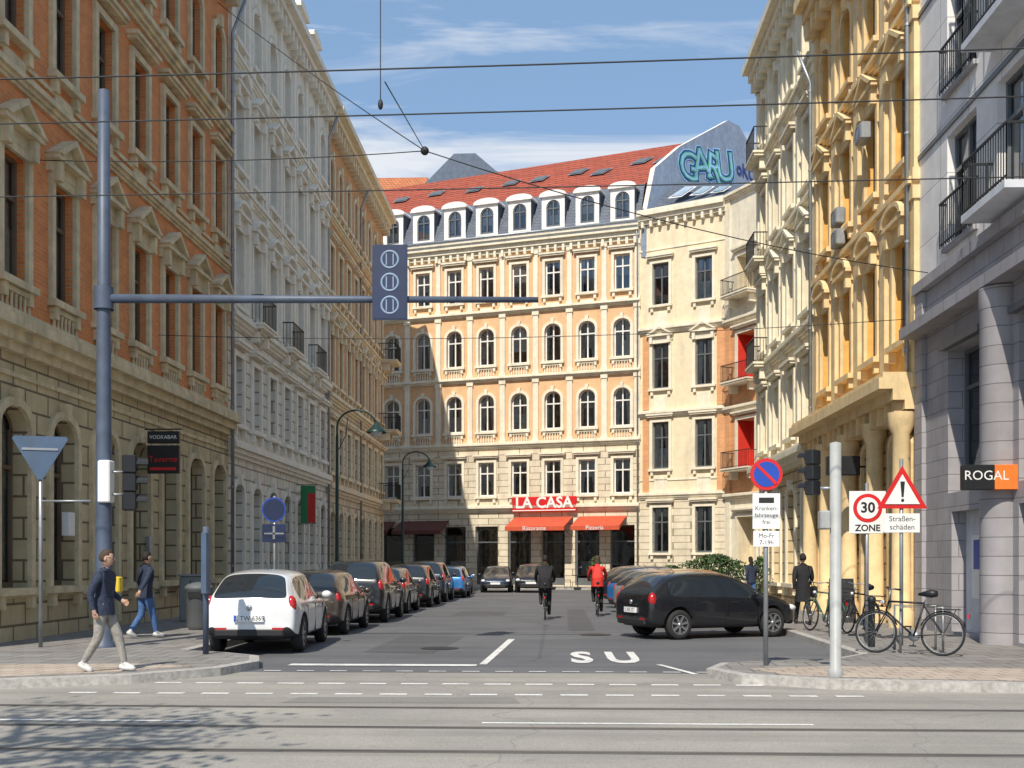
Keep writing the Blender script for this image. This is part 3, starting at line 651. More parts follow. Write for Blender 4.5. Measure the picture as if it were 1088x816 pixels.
WB={'hatch':(-1.2,1.24),'wagon':(-1.38,1.32)}
def ev_mesh(o):
    dg=bpy.context.evaluated_depsgraph_get(); return bpy.data.meshes.new_from_object(o.evaluated_get(dg))
_cars={}
def car_body(kind):
    if kind in _cars: return _cars[kind]
    S=ST[kind]; vs=[];fs=[];mi=[]
    def sec(y,zb,zl,zr,w,wr):
        k=zr-zl
        h=[(0,zb),(w*.8,zb),(w*.97,zb+.1),(w,(zb+zl)*.52),(w*.985,zl-.05),(w*.95,zl),(wr+.055*min(1,k*3),zr-.10*min(1,k*2.5)),(wr,zr-.04*min(1,k*3)),(wr*.6,zr),(0,zr+.012)]
        L=[(x,y,z_) for x,z_ in h]; L+=[(-x,y,z_) for x,z_ in h[-2:0:-1]]; return L
    N=18
    for s_ in S: vs+=sec(*s_)
    for i in range(len(S)-1):
        for j in range(N):
            jj=(j+1)%N; fs.append([i*N+j,i*N+jj,(i+1)*N+jj,(i+1)*N+j])
            k=j if j<9 else 17-j
            g_=0
            if k==5 and 3<=i<=7: g_=1
            if k in(7,8) and (i in(1,2) or i==7): g_=1
            if k in(0,1): g_=2
            mi.append(g_)
    fs.append(list(range(N))); mi.append(0); b0=(len(S)-1)*N; fs.append(list(range(b0+N-1,b0-1,-1))); mi.append(0)
    me=bpy.data.meshes.new('b'); me.from_pydata(vs,[],fs)
    for m in(PH,CARGL,TRIMK): me.materials.append(m)
    me.polygons.foreach_set('material_index',mi); me.polygons.foreach_set('use_smooth',[True]*len(fs)); me.update()
    bm=bmesh.new(); bm.from_mesh(me); bmesh.ops.recalc_face_normals(bm,faces=bm.faces[:])
    cl=bm.edges.layers.float.new('crease_edge')
    for e_ in bm.edges:
        f=e_.link_faces
        if len(f)==2 and f[0].material_index!=f[1].material_index: e_[cl]=.55
    bm.to_mesh(me); bm.free()
    o=bpy.data.objects.new('b',me); COL.objects.link(o); md=o.modifiers.new('s','SUBSURF'); md.levels=2; md.render_levels=2
    cut=[]
    for yy in WB[kind]:
        for sx in(-1,1):
            c=MB(); c.cyl((sx*1.1,yy,.33),(sx*.56,yy,.33),.375,TRIMK,28); co=c.obj('cut'); cut.append(co)
            bm=bmesh.new(); bm.from_mesh(co.data); bmesh.ops.recalc_face_normals(bm,faces=bm.faces[:]); bm.to_mesh(co.data); bm.free()
            bo=o.modifiers.new('b','BOOLEAN'); bo.object=co; bo.operation='DIFFERENCE'; bo.solver='EXACT'; bo.material_mode='TRANSFER'
    bpy.context.view_layer.update()
    r=ev_mesh(o)
    body=([tuple(v.co) for v in r.vertices],[list(p.vertices) for p in r.polygons],[ (r.materials[p.material_index] if p.material_index<len(r.materials) else TRIMK) for p in r.polygons])
    for c in cut: bpy.data.objects.remove(c)
    bpy.data.objects.remove(o); _cars[kind]=body; return body
def car(x,y,rz,kind='hatch',paint='black',sc=(1,1,1),plate='L AB 123'):
    M=Matrix.Translation((x,y,.006))@Matrix.Rotation(rz,4,'Z')@Matrix.Diagonal((*sc,1))
    mb=MB(M); v,f,m=car_body(kind); pm=PAINTS[paint]
    mb.add(v,f,[pm if q==PH else q for q in m],smooth=True)
    S=ST[kind]; yr=S[0][0]; yf=S[-1][0]; w=S[4][4]; ztop=S[5][3]
    for yy in WB[kind]:
        for sx in(-1,1):
            Mw=Matrix.Translation((sx*(w-.115),yy,.315))@Matrix.Rotation(rad(90)*sx,4,'Y')
            mb.lathe([(.2,-.09),(.29,-.1),(.315,-.07),(.315,.06),(.295,.095),(.215,.1),(.2,.085)],TYRE,24,Mw)
            mb.lathe([(.205,.085),(.2,.06),(.15,.045),(0.0,.04)],TRIMK,24,Mw)
            for k in range(7):
                a=2*math.pi*k/7; mb.box(.03,.2,-.022,.022,.05,.085,RIM,Mw@Matrix.Rotation(a,4,'Z'))
            mb.lathe([(.0,.095),(.045,.09),(.05,.05)],RIM,12,Mw); mb.lathe([(.19,.088),(.207,.095),(.215,.088)],RIM,24,Mw)
    for sx in(-1,1):
        mb.sphere((sx*(w-.13),yr+.13,.84),(.095,.1,.16),LAMPR,8)
        mb.sphere((sx*(w-.2),yf-.2,.63),(.13,.16,.085),LAMPW,8)
        mb.sphere((sx*(w+.09),.68,.95),(.1,.06,.07),pm,7); mb.box(sx*(w-.06)-.03,sx*(w-.06)+.05,.66,.71,.89,.93,TRIMK)
        for yy in(-.6,.2): mb.box(sx*(w-.012)-.012,sx*(w-.012)+.012,yy-.09,yy+.09,.76,.785,pm if paint!='black' else TRIMK)
        mb.box(sx*.5-.1,sx*.5+.1,yr-.005,yr+.1,.42,.46,LAMPR)
        for yy in(-.85,-.02,.85): mb.box(sx*(w-.02)-.016,sx*(w-.02)+.0155,yy-.005,yy+.005,.3,.8,TRIMK)
    mb.bev(-.62,.62,yr-.02,yr+.12,.30,.44,.03,TRIMK); mb.bev(-.55,.55,yf-.13,yf+.005,.26,.46,.03,TRIMK)
    mb.box(-.26,.26,yr-.045,yr+.05,.56,.67,WHITEP); mb.box(-.26,-.225,yr-.048,yr-.046,.56,.67,BLUEP); mb.box(-.26,.26,yf-.03,yf+.035,.44,.55,WHITEP)
    put_text(mb,plate,.11,Matrix.Translation((.02,yr-.047,.615)),TXT)
    mb.sphere((0,yr-.0,.79),(.055,.03,.05),RIM,6)
    mb.tube([(0,yr+.12,.98),(.28,yr+.2,1.08)],.009,TRIMK,5)
    mb.cyl((.1,-.9,ztop-.03),(.1,-1.1,ztop+.14),.006,TRIMK,5)
    mb.obj('parked_car')
for (x,y,k,p,sc,pl,rz) in [(-5.5,20.85,'hatch','white',(1,1,1.05),'L TW 6369',3),(-5.55,25.8,'wagon','brown',(.95,.93,1),'L CB 26',0),(-5.45,30.8,'wagon','black',(1.02,1,1.17),'L MM 418',0),(-5.5,35.6,'hatch','grey',(1,1,1.05),'L KA 77',0),(-5.35,40.6,'wagon','black',(1,.98,1.08),'L RT 903',0),(-5.3,45.6,'wagon','navy',(1,1,1.15),'L UV 12',0),(-4.9,50.4,'hatch','blue',(1,1,1),'L PS 505',0),(-5.2,55,'wagon','silver',(1,1,1),'L ZZ 9',0),
    (-3.2,59.5,'hatch','navy',(1,1,1),'L EE 21',180),(-1.3,59.2,'hatch','black',(1.05,1,1.08),'L AA 4',180),
    (3.35,24.2,'hatch','black',(1,.96,1),'L RK 17',-66),(3.75,28.6,'hatch','amber',(1,1,1.02),'L S 66',-62),(3.75,32.3,'hatch','silver',(1,1,1),'L H 31',-60),(3.75,36,'hatch','blue',(1,1,1),'L G 3',-60),(3.75,39.6,'hatch','navy',(1,1,1.05),'L G 3',-60),(3.75,43,'hatch','grey',(1,1,1.05),'L G 3',-60)]:
    car(x,y,rad(rz),k,p,sc,pl)

# ---------------------------------------------------------------- people
SKIN=P('skin',(.5,.3,.21),.6,var=.05); HAIRB=P('brown_hair',(.06,.035,.02),.8); HAIRK=P('dark_hair',(.015,.012,.01),.8); LIPS=P('lips',(.35,.12,.1),.5)
def skin_mesh(vs,es,rr):
    me=bpy.data.meshes.new('k'); me.from_pydata(vs,es,[]); o=bpy.data.objects.new('k',me); COL.objects.link(o)
    o.modifiers.new('s','SKIN')
    for i,r_ in enumerate(rr):
        me.skin_vertices[0].data[i].radius=r_ if isinstance(r_,tuple) else (r_,r_); me.skin_vertices[0].data[i].use_root=(i==0)
    md=o.modifiers.new('u','SUBSURF'); md.levels=2; md.render_levels=2
    bpy.context.view_layer.update(); r=ev_mesh(o); out=([v.co.copy() for v in r.vertices],[list(p.vertices) for p in r.polygons])
    bpy.data.objects.remove(o); return out
def segd(p,a,b):
    ab=b-a; t=max(0,min(1,(p-a).dot(ab)/max(ab.length_squared,1e-9))); return (p-a-ab*t).length
def person(name,M,J,top,legs,shoe,hair,female=False,long_coat=False,glasses=False,hairlong=False,bag=False,headyaw=0):
    V=lambda k: Vector(J[k])
    names=['pelvis','spine','chest','neck','neck2','shR','elR','wrR','paR','shL','elL','wrL','paL','hiR','knR','anR','toR','hiL','knL','anL','toL']
    sh=.9 if female else 1
    rr=[(.155,.115),(.15,.11),(.18*sh,.125),(.085,.08),(.055,.055),.078*sh,.056*sh,.036,(.036,.02),.078*sh,.056*sh,.036,(.036,.02),(.105,.105),.075,.052,(.045,.03),(.105,.105),.075,.052,(.045,.03)]
    es=[(0,1),(1,2),(2,3),(3,4),(2,5),(5,6),(6,7),(7,8),(2,9),(9,10),(10,11),(11,12),(0,13),(13,14),(14,15),(15,16),(0,17),(17,18),(18,19),(19,20)]
    lab=[top,top,top,SKIN,top,top,top,SKIN,top,top,top,SKIN,legs,legs,legs,shoe,legs,legs,legs,shoe]
    vs=[V(n) for n in names]; vv,ff=skin_mesh([tuple(v) for v in vs],es,rr)
    ms=[]
    for f in ff:
        c=sum((vv[i] for i in f),Vector())/len(f); best=min(range(len(es)),key=lambda k:segd(c,vs[es[k][0]],vs[es[k][1]])-(.02 if lab[k]==top and k<3 else 0))
        m=lab[best]
        if best in(12,16) and (c-vs[0]).length<.17: m=top
        if best in(14,18) and (c-vs[es[best][1]]).length<.06: m=shoe
        ms.append(m)
    mb=MB(M); mb.add([tuple(v) for v in vv],ff,ms,smooth=True)
    p=V('pelvis'); hz=-.12 if not long_coat else -.38
    sm=(V('knR')+V('knL'))/2
    mb.lathe([(1.0,.14),(1.08,0),(1.12,hz)],top,16,Matrix.Translation(p+Vector((0,(sm.y-p.y)*.25 if long_coat else 0,0)))@Matrix.Diagonal((.17,.135,1,1)))
    n=V('neck'); mb.lathe([(.085,-.05),(.08,.02),(.07,.05),(.062,.03)],top,14,Matrix.Translation(n))
    for a,t in(('anR','toR'),('anL','toL')):
        A,B=V(a),V(t); d=(B-A); d.normalize(); mb.tube([A-d*.07+Vector((0,0,-.045)),A+Vector((0,0,-.04)),B,B+d*.04],[.04,.048,.045,.025],shoe,8)
    for s_,w_,pa in((1,'wrR','paR'),(-1,'wrL','paL')):
        W_=V(w_);Pa=V(pa); d=(Pa-W_).normalized(); nrm=Vector((-s_,0,0)); nrm=(nrm-d*nrm.dot(d))
        if nrm.length<.2: nrm=Vector((0,0,-1))-d*(-d.z)
        nrm.normalize(); lat=d.cross(nrm)
        for i,(o_,l) in enumerate(((-.03,.062),(-.01,.075),(.011,.07),(.03,.055))):
            b0=Pa+lat*o_; p1=b0+d*l*.55+nrm*.008; p2=p1+(d*.7+nrm*.7)*l*.5
            mb.tube([b0-d*.02,b0+d*.01,p1,p2],[.009,.0105,.0095,.007],SKIN,6)
        b0=W_.lerp(Pa,.45)-lat*.03; mb.tube([b0+lat*.015,b0-lat*.012+d*.03,b0-lat*.012+d*.06+nrm*.02],[.012,.011,.008],SKIN,6)
    H=V('head'); Mh=Matrix.Translation(H)@Matrix.Rotation(headyaw,4,'Z')
    def hf(d):
        d=d.copy()
        if d.z<0: k=1+d.z*.32; d.x*=k; d.y=d.y*(1+d.z*.22)+(-d.z)*.12
        return d
    mb.sphere((0,0,0),(.076,.098,.12),SKIN,12,Mh,hf)
    def hh(d):
        d=hf(d); k=1.13 if (d.z>.35-.1*(d.y<0) or (d.y<-.05 and d.z>(-.35 if not hairlong else -1))) else .93
        if d.y>.55 and d.z<.62: k=.9
        return d*k
    mb.sphere((0,-.004,.004),(.079,.1,.122),hair,12,Mh,hh)
    if hairlong: mb.sphere((0,-.08,-.11),(.075,.05,.14),hair,8,Mh)
    mb.tube([(0,.088,.02),(0,.112,-.018),(0,.095,-.03)],[.008,.014,.01],SKIN,6,Mh)
    mb.sphere((0,.088,-.058),(.022,.01,.007),LIPS,6,Mh)
    for s_ in(-1,1):
        mb.sphere((s_*.078,-.005,-.005),(.01,.02,.032),SKIN,6,Mh); mb.sphere((s_*.03,.086,.008),(.013,.008,.008),WHITEP,6,Mh); mb.sphere((s_*.03,.093,.008),(.006,.004,.006),TXT,5,Mh)
        mb.tube([(s_*.014,.092,.03),(s_*.045,.084,.03)],.004,hair,5,Mh)
        if glasses: mb.sphere((s_*.032,.097,.006),(.027,.008,.02),BLACKP,7,Mh); mb.tube([(s_*.058,.085,.012),(s_*.082,-.01,.012)],.003,BLACKP,5,Mh)
    if bag:
        q=V('pelvis'); mb.bev(.2,.32,-.18,.16,q.z-.28,q.z+.02,.03,BLACKP); mb.tube([(.25,-.12,q.z),(.12,-.14,q.z+.5),(.12,.12,q.z+.5),(.25,.1,q.z)],.012,BLACKP,6)
    return mb.obj(name)
NAVY=P('navy_jacket',(.02,.03,.06),.8,var=.3,scale=20,bmp=.6,bscale=18); GREYT=P('grey_trousers',(.3,.28,.25),.85,var=.2,scale=18,bmp=.6,bscale=18); JEAN=P('blue_jeans',(.06,.13,.3),.85,var=.2,scale=20,bmp=.6,bscale=18)
BLK=P('black_cloth',(.015,.015,.018),.85,var=.3,scale=20,bmp=.4,bscale=18); REDJ=P('red_jacket',(.6,.03,.02),.7,var=.15,scale=20,bmp=.4,bscale=18); SHW=P('white_trainers',(.6,.6,.58),.6); SHB=P('dark_shoes',(.03,.022,.018),.5)
walk=dict(pelvis=(0,0,.95),spine=(0,.01,1.12),chest=(0,.02,1.32),neck=(0,.02,1.47),neck2=(0,.035,1.54),head=(0,.05,1.66),
 shR=(.19,.02,1.41),elR=(.25,.1,1.15),wrR=(.24,.3,1.02),paR=(.23,.37,.99),shL=(-.19,.02,1.41),elL=(-.25,-.12,1.15),wrL=(-.25,-.1,.9),paL=(-.25,-.07,.83),
 hiR=(.095,0,.88),knR=(.1,-.05,.5),anR=(.1,-.36,.16),toR=(.1,-.26,.04),hiL=(-.095,0,.88),knL=(-.1,.22,.5),anL=(-.1,.36,.1),toL=(-.1,.5,.07))
zp=.137
w1=dict(walk); w1.update(knR=(.1,-.03,.5),anR=(.1,-.27,.12),toR=(.1,-.16,.03),knL=(-.1,.18,.5),anL=(-.1,.27,.09),toL=(-.1,.4,.04),elL=(-.27,-.02,1.15),wrL=(-.25,.16,1.03),paL=(-.245,.22,1.0),elR=(.25,-.08,1.14),wrR=(.26,-.02,.9),paR=(.26,.01,.83))
person('pedestrian',T(-6.25,14.75,zp,rad(-95),.94),w1,NAVY,GREYT,SHW,HAIRB,glasses=True,headyaw=rad(12))
w2=dict(walk); w2.update(elR=(.27,-.14,1.17),wrR=(.3,-.28,.98),paR=(.31,-.32,.91),knR=(.1,.12,.5),anR=(.1,.2,.1),toR=(.1,.33,.05),knL=(-.1,-.02,.5),anL=(-.1,-.28,.14),toL=(-.1,-.17,.04),elL=(-.33,.02,1.2),wrL=(-.42,.14,1.0),paL=(-.44,.17,.93))
person('pedestrian',T(-8.15,21.2,zp,rad(-40),.96),w2,NAVY,JEAN,SHW,HAIRK)
person('pedestrian',T(6.0,26.5,zp,rad(0),.96),walk,BLK,BLK,SHB,HAIRK,long_coat=True,bag=True)
person('pedestrian',T(6.9,38.5,zp,rad(20),.95),walk,NAVY,JEAN,SHB,HAIRK,female=True,hairlong=True)
ride=dict(pelvis=(0,-.27,1.02),spine=(0,-.2,1.2),chest=(0,-.09,1.38),neck=(0,-.03,1.53),neck2=(0,.0,1.59),head=(0,.04,1.71),
 shR=(.19,-.04,1.47),elR=(.27,.12,1.24),wrR=(.26,.27,1.1),paR=(.25,.34,1.08),shL=(-.19,-.04,1.47),elL=(-.27,.12,1.24),wrL=(-.26,.27,1.1),paL=(-.25,.34,1.08),
 hiR=(.1,-.24,.95),knR=(.12,.05,.62),anR=(.12,-.1,.22),toR=(.12,.05,.17),hiL=(-.1,-.24,.95),knL=(-.12,.18,.78),anL=(-.12,.0,.5),toL=(-.12,.13,.46))
def bicycle(M,frame,name='bicycle',basket=False):
    mb=MB(M)
    for cy in(-.52,.56):
        mb.tube([(0,cy+.335*math.cos(a),.345+.335*math.sin(a)) for a in [2*math.pi*i/28 for i in range(28)]],.018,TYRE,6,closed=True)
        mb.tube([(0,cy+.31*math.cos(a),.345+.31*math.sin(a)) for a in [2*math.pi*i/28 for i in range(28)]],.008,STEEL,5,closed=True)
        for i in range(14): a=2*math.pi*i/14; mb.cyl((.02*(-1)**i,cy,.345),(0,cy+.31*math.cos(a),.345+.31*math.sin(a)),.0018,STEEL,3)
        mb.cyl((-.05,cy,.345),(.05,cy,.345),.02,STEEL,8)
        mb.tube([(0,cy+.37*math.cos(a),.345+.37*math.sin(a)) for a in [rad(20+i*14) for i in range(11)]],.012,frame,5)
    bb=(0,-.06,.3); st=(0,-.22,.84); hd=(0,.36,.86); hb=(0,.4,.7)
    for a,b_ in((bb,st),(bb,hb),(st,hd),(hd,hb)): mb.cyl(a,b_,.017,frame,8)
    for s_ in(-.05,.05):
        mb.cyl((s_,-.52,.345),(s_*.5,-.06,.3),.009,frame,6); mb.cyl((s_,-.52,.345),(s_*.4,-.21,.8),.008,frame,6); mb.tube([(s_*.6,.4,.68),(s_,.43,.6),(s_,.56,.345)],.011,frame,6)
    mb.cyl(st,(0,-.26,.98),.013,STEEL,6); mb.tube([(0,-.42,1.0),(0,-.32,1.0),(0,-.12,.985)],[.05,.07,.02],BLACKP,8)
    mb.cyl(hd,(0,.34,1.05),.013,STEEL,6); mb.tube([(-.28,.26,1.07),(-.2,.33,1.08),(0,.37,1.05),(.2,.33,1.08),(.28,.26,1.07)],.012,STEEL,6)
    for s_ in(-1,1): mb.cyl((s_*.28,.26,1.07),(s_*.19,.34,1.08),.017,BLACKP,6)
    mb.cyl((0,-.06,.3),(.05,-.06,.3),.09,STEEL,16); mb.cyl((.06,-.06,.3),(.08,-.03,.14),.01,STEEL,5); mb.cyl((-.06,-.06,.3),(-.08,-.02,.45),.01,STEEL,5)
    mb.box(.07,.16,-.06,.03,.125,.15,BLACKP); mb.box(-.16,-.07,-.05,.04,.435,.46,BLACKP)
    mb.box(-.02,.02,-.93,-.89,.62,.68,LAMPR); mb.box(-.06,.06,-.78,-.4,.74,.755,IRON); mb.cyl((.03,-.52,.345),(.05,-.7,.74),.006,IRON,5)
    mb.sphere((0,.47,.85),(.035,.04,.035),LAMPW,6)
    if basket: 
        for zz in(.78,.86,.94): mb.tube([(-.15,.45,zz),(.15,.45,zz),(.15,.7,zz),(-.15,.7,zz)],.006,IRON,4,closed=True)
    return mb.obj(name)
for x,y,c,f,fe in((-.3,31.2,BLK,IRON,False),(1.28,33.2,REDJ,IRON,True)):
    bicycle(T(x,y,.006,0),f); person('cyclist',T(x,y,.006,0),ride,c,BLK,SHB,HAIRK if not fe else HAIRB,female=fe,hairlong=fe)
BG=P('bike_green',(.05,.12,.08),.4)
for x,y,r_,f,bk in((5.8,18.0,55,IRON,True),(6.25,22.6,10,IRON,True),(5.75,23.6,15,BG,False)):
    bicycle(T(x,y,zp,rad(r_))@Matrix.Rotation(rad(5),4,'Y'),f,basket=bk)
rk=MB()
for i in range(2): x=6.1+i*.12; y=18.3+i*.7; rk.tube([(x-.35,y,.13),(x-.35,y,.9),(x+.35,y,.9),(x+.35,y,.13)],.022,STEEL,8)
rk.obj('bicycle_rack')

# ---------------------------------------------------------------- street furniture
LGREEN=P('lamp_green_paint',(.02,.05,.045),.4,metal=.3); YEL=P('yellow_button_box',(.7,.5,.03),.5)
def lamp(x,y,h=6.9):
    mb=MB(T(x,y,.12)); G=LGREEN
    mb.lathe([(.17,0),(.17,.15),(.13,.25),(.14,.7),(.09,.9),(.075,1.0),(.085,1.1),(.065,1.2),(.05,h-1.0),(.04,h-.9)],G,14)
    pts=[(0,0,h-1.0)]+[(.65-.65*math.cos(a),0,h-.65+.55*math.sin(a)) for a in [rad(i*15) for i in range(0,12)]]
    mb.tube(pts,.03,G,8); e=pts[-1]
    mb.tube([(0,0,h-1.5),(.3,0,h-.9),(.35,0,h-.35)],.014,G,6)
    mb.lathe([(.03,.02),(.06,0),(.1,-.08),(.24,-.22),(.33,-.3),(.33,-.34)],G,18,Matrix.Translation((e[0]+.02,0,e[2]))); mb.lathe([(.2,-.32),(.14,-.44),(0,-.48)],WHITEP,14,Matrix.Translation((e[0]+.02,0,e[2])))
    mb.obj('street_lamp')
lamp(-7.15,35.2,6.6); lamp(-7.3,51.5,6.9)
def head3(mb,M,plate=True):
    if plate:
        mb.bev(-.31,.31,-.02,.0,-.66,.66,.004,NAVYP,M); mb.bev(-.285,.285,-.024,-.0205,-.635,.635,.001,NAVYP,M)
    for i in(-1,0,1):
        mb.bev(-.15,.15,.0,.22,-.16+i*.33,.16+i*.33,.02,BLACKP,M); mb.tube([(0,.2,i*.33),(0,.25,i*.33)],.12,BLACKP,14,M)
        mb.add([( .13*math.cos(a),y_,i*.33+.13*math.sin(a)) for y_ in(.22,.42) for a in [math.pi*j/8 for j in range(9)]],[[j,j+1,j+10,j+9] for j in range(8)],BLACKP,M)
        if plate:
            mb.lathe([(.13,.004),(.137,.012),(.16,0.012),(.165,.004)],LBL,20,M@Matrix.Translation((0,-.022,i*.40))@Matrix.Rotation(rad(90),4,'X'))
            for q in(-1,1): mb.box(q*.06-.01,q*.06+.01,-.03,-.026,i*.4-.1,i*.4+.1,LBL,M)
m=MB(T(-8.05,19.0,.1)) 
m.lathe([(.22,0),(.22,.1),(.15,.14),(.145,1.2),(.12,6),(.1,9.95),(0,10.0)],POLEB,18)
m.tube([(-.15,0,6.25),(3.5,0,6.2),(7.75,0,6.15)],[.085,.07,.05],POLEB,12); m.lathe([(.17,6.05),(.17,6.45)],POLEB,16)
m.box(-.14,.14,-.16,-.1,.6,1.1,POLEB)
head3(m,Matrix.Translation((5.15,-.12,6.45))); m.box(5.05,5.25,-.1,.12,6.05,6.3,POLEB)
m.obj('traffic_light_mast')
m=MB(T(-7.75,18.95,3.05)); head3(m,Matrix.Rotation(rad(-65),4,'Z')@Matrix.Translation((.12,.05,0)),plate=False); m.bev(-.34,-.12,-.14,.1,-.35,.4,.02,WHITEP); m.cyl((-.3,0,.2),(.1,0,.2),.02,STEEL); m.cyl((-.3,0,-.2),(.1,0,-.2),.02,STEEL)
m.obj('traffic_light')
m=MB(T(-7.75,18.8,1.25)); m.bev(-.1,.1,-.1,.08,-.14,.14,.02,YEL); m.obj('crossing_push_button')
def post(mb,h,r=.035,m=STEEL,base=0): mb.cyl((0,0,base),(0,0,h),r,m,12)
m=MB(T(-9.15,18.9,.13)); post(m,3.75,.035,STEEL)
t_=[(-.43,3.75),(.43,3.75),(.46,3.7),(.04,2.98),(-.04,2.98),(-.46,3.7)]
m.prism(t_,-.06,-.04,ALUB,Matrix.Rotation(rad(18),4,'Z')); m.box(-.3,.3,-.075,-.061,3.5,3.54,STEEL,Matrix.Rotation(rad(18),4,'Z')); m.cyl((-.0,0,2.6),(.9,0,2.6),.02,STEEL); m.obj('yield_sign')
m=MB(T(-7.15,27.3,.13)); post(m,3.2,.04); m.tube([(0,-.06,2.85),(0,-.045,2.85)],.31,BLUEP,28,smooth=False); m.tube([(0,-.066,2.85),(0,-.061,2.85)],.275,NAVYP,28,smooth=False); m.bev(-.3,.3,-.06,-.045,2.02,2.48,.003,NAVYP); m.box(-.03,.03,-.064,-.061,2.1,2.43,STEEL); m.box(-.25,.25,-.064,-.061,2.22,2.26,STEEL); m.obj('round_traffic_sign')
m=MB(T(-5.75,17.6,.13)); post(m,2.1,.05,POLEB); m.bev(-.045,.045,-.3,.3,1.0,2.0,.01,ALUB,Matrix.Rotation(rad(12),4,'Z')); m.obj('sign_post')
m=MB(T(3.08,16.0,.13)); post(m,3.05,.035)
m.tube([(0,-.05,2.8),(0,-.035,2.8)],.235,REDP,32,smooth=False); m.tube([(0,-.056,2.8),(0,-.051,2.8)],.185,BLUEP,32,smooth=False)
m.box(-.2,.2,-.062,-.057,-.022,.022,REDP,Matrix.Translation((0,0,2.8))@Matrix.Rotation(rad(45),4,'Y'))
m.bev(-.2,.2,-.05,-.036,2.0,2.52,.004,WHITEP); m.bev(-.19,.19,-.05,-.036,1.74,1.97,.004,WHITEP)
for k,tx in enumerate(('Kranken-','fahrzeuge','frei')): put_text(m,tx,.088,Matrix.Translation((0,-.052,2.3-k*.1)),TXT)
m.box(-.11,.11,-.053,-.051,2.38,2.46,TXT)
for k,tx in enumerate(('Mo-Fr','7-19h')): put_text(m,tx,.09,Matrix.Translation((0,-.052,1.9-k*.1)),TXT)
m.obj('no_stopping_sign')
m=MB(T(5.85,20.6,.13)); post(m,3.0); m.bev(-.34,.34,-.05,-.036,2.05,2.85,.006,WHITEP)
m.tube([(0,-.056,2.53),(0,-.051,2.53)],.27,REDP,32,smooth=False); m.tube([(0,-.061,2.53),(0,-.0565,2.53)],.2,WHITEP,32,smooth=False); put_text(m,'30',.27,Matrix.Translation((0,-.063,2.53)),TXT,1,.008); put_text(m,'ZONE',.17,Matrix.Translation((0,-.052,2.15)),TXT,1,.005); m.obj('speed_limit_zone_sign')
m=MB(T(6.3,20.0,.13)); post(m,3.4)
def tri(r_,z,y,mt):
    q=[(r_*math.sin(a),z+r_*math.cos(a)) for a in(0,rad(120),rad(240))]; m.prism([q[0],q[2],q[1]],y,y+.012,mt)
tri(.52,2.75,-.055,REDP); tri(.36,2.75,-.07,WHITEP); m.prism([(-.04,2.98),(.04,2.98),(.018,2.7),(-.018,2.7)],-.078,-.071,TXT) ; m.tube([(0,-.078,2.64),(0,-.071,2.64)],.028,TXT,12)
m.bev(-.32,.32,-.05,-.036,2.05,2.4,.005,WHITEP); put_text(m,'Straßen-',.14,Matrix.Translation((0,-.052,2.3)),TXT); put_text(m,'schäden',.14,Matrix.Translation((0,-.052,2.15)),TXT); m.obj('warning_sign')
LP=P('light_grey_post',(.38,.39,.38),.5,dirt=.4)
m=MB(T(3.72,14.55,.13)); m.lathe([(.1,0),(.1,.1),(.075,.12),(.075,3.1),(0,3.12)],LP,16)
head3(m,Matrix.Translation((-.22,.1,2.72))@Matrix.Rotation(rad(40),4,'Z')@Matrix.Scale(.62,4),plate=False); m.bev(-.22,-.08,-.1,.08,1.95,2.2,.02,LP); m.cyl((-.2,.0,2.5),(0,0,2.5),.02,STEEL); m.obj('traffic_light')
m=MB(T(-10.4,26.6,0)); m.bev(.25,1.05,-.06,.06,3.85,4.55,.01,BLACKP); m.bev(.25,1.05,-.06,.06,4.6,4.9,.01,BLACKP); m.box(.0,1.1,-.015,.015,4.94,4.97,IRON); m.box(.0,.3,-.015,.015,3.95,3.98,IRON)
put_text(m,'Taverne',.22,Matrix.Translation((.65,-.062,4.2)),REDP); m.box(.32,.98,-.064,-.061,3.93,4.0,REDP); put_text(m,'VODKABAR',.13,Matrix.Translation((.65,-.062,4.75)),WHITEP); m.obj('hanging_pub_sign')
m=MB(T(-10.4,43,0)); m.bev(.2,.8,-.04,.04,3.2,4.7,.01,P('green_sign',(.02,.2,.07),.5)); m.bev(.5,.79,-.046,.046,3.22,4.4,.003,REDP); m.box(0,.85,-.01,.01,4.72,4.75,IRON); m.box(0,.85,-.01,.01,3.17,3.19,IRON); m.obj('hanging_banner_sign')
ORG=P('orange_sign',(.8,.2,.03),.5)
m=MB(T(8.3,19.9,0)); m.bev(-.95,-.4,-.1,.1,2.95,3.4,.01,BLACKP); m.bev(-.4,.3,-.1,.1,2.95,3.4,.01,ORG); put_text(m,'ROGAL',.24,Matrix.Translation((-.55,-.102,3.2)),WHITEP); m.obj('shop_sign')
m=MB(T(8.3,28.5,0)); m.bev(-1.25,-.4,-.1,.1,3.9,4.4,.02,BLACKP); m.box(-.4,0,-.02,.02,4.1,4.15,IRON); m.obj('shop_sign')
m=MB(T(7.2,27.6,.13))
for s_ in(-1,1): m.add([(-.3,s_*.25,0),(.3,s_*.25,0),(.3,s_*.02,1.1),(-.3,s_*.02,1.1)],[[0,1,2,3]],BLACKP)
m.obj('pavement_sandwich_board')
m=MB(T(-8.0,24.0,.13)); m.lathe([(.2,0),(.27,.08),(.3,.9),(.32,.92),(.3,.97),(.24,1.02),(.1,1.06),(0,1.07)],P('bin_grey',(.12,.13,.14),.6),18); m.box(-.15,.15,-.315,-.29,.72,.86,BLACKP); m.obj('litter_bin')
m=MB(T(-9.3,27.5,.13)); m.bev(-.3,.3,-.25,.25,0,1.15,.03,P('cabinet_grey',(.25,.27,.26),.6)); m.box(-.01,.01,-.256,-.25,.1,1.05,BLACKP); m.bev(-.33,.33,-.28,.28,1.15,1.2,.01,STEEL); m.obj('utility_cabinet')
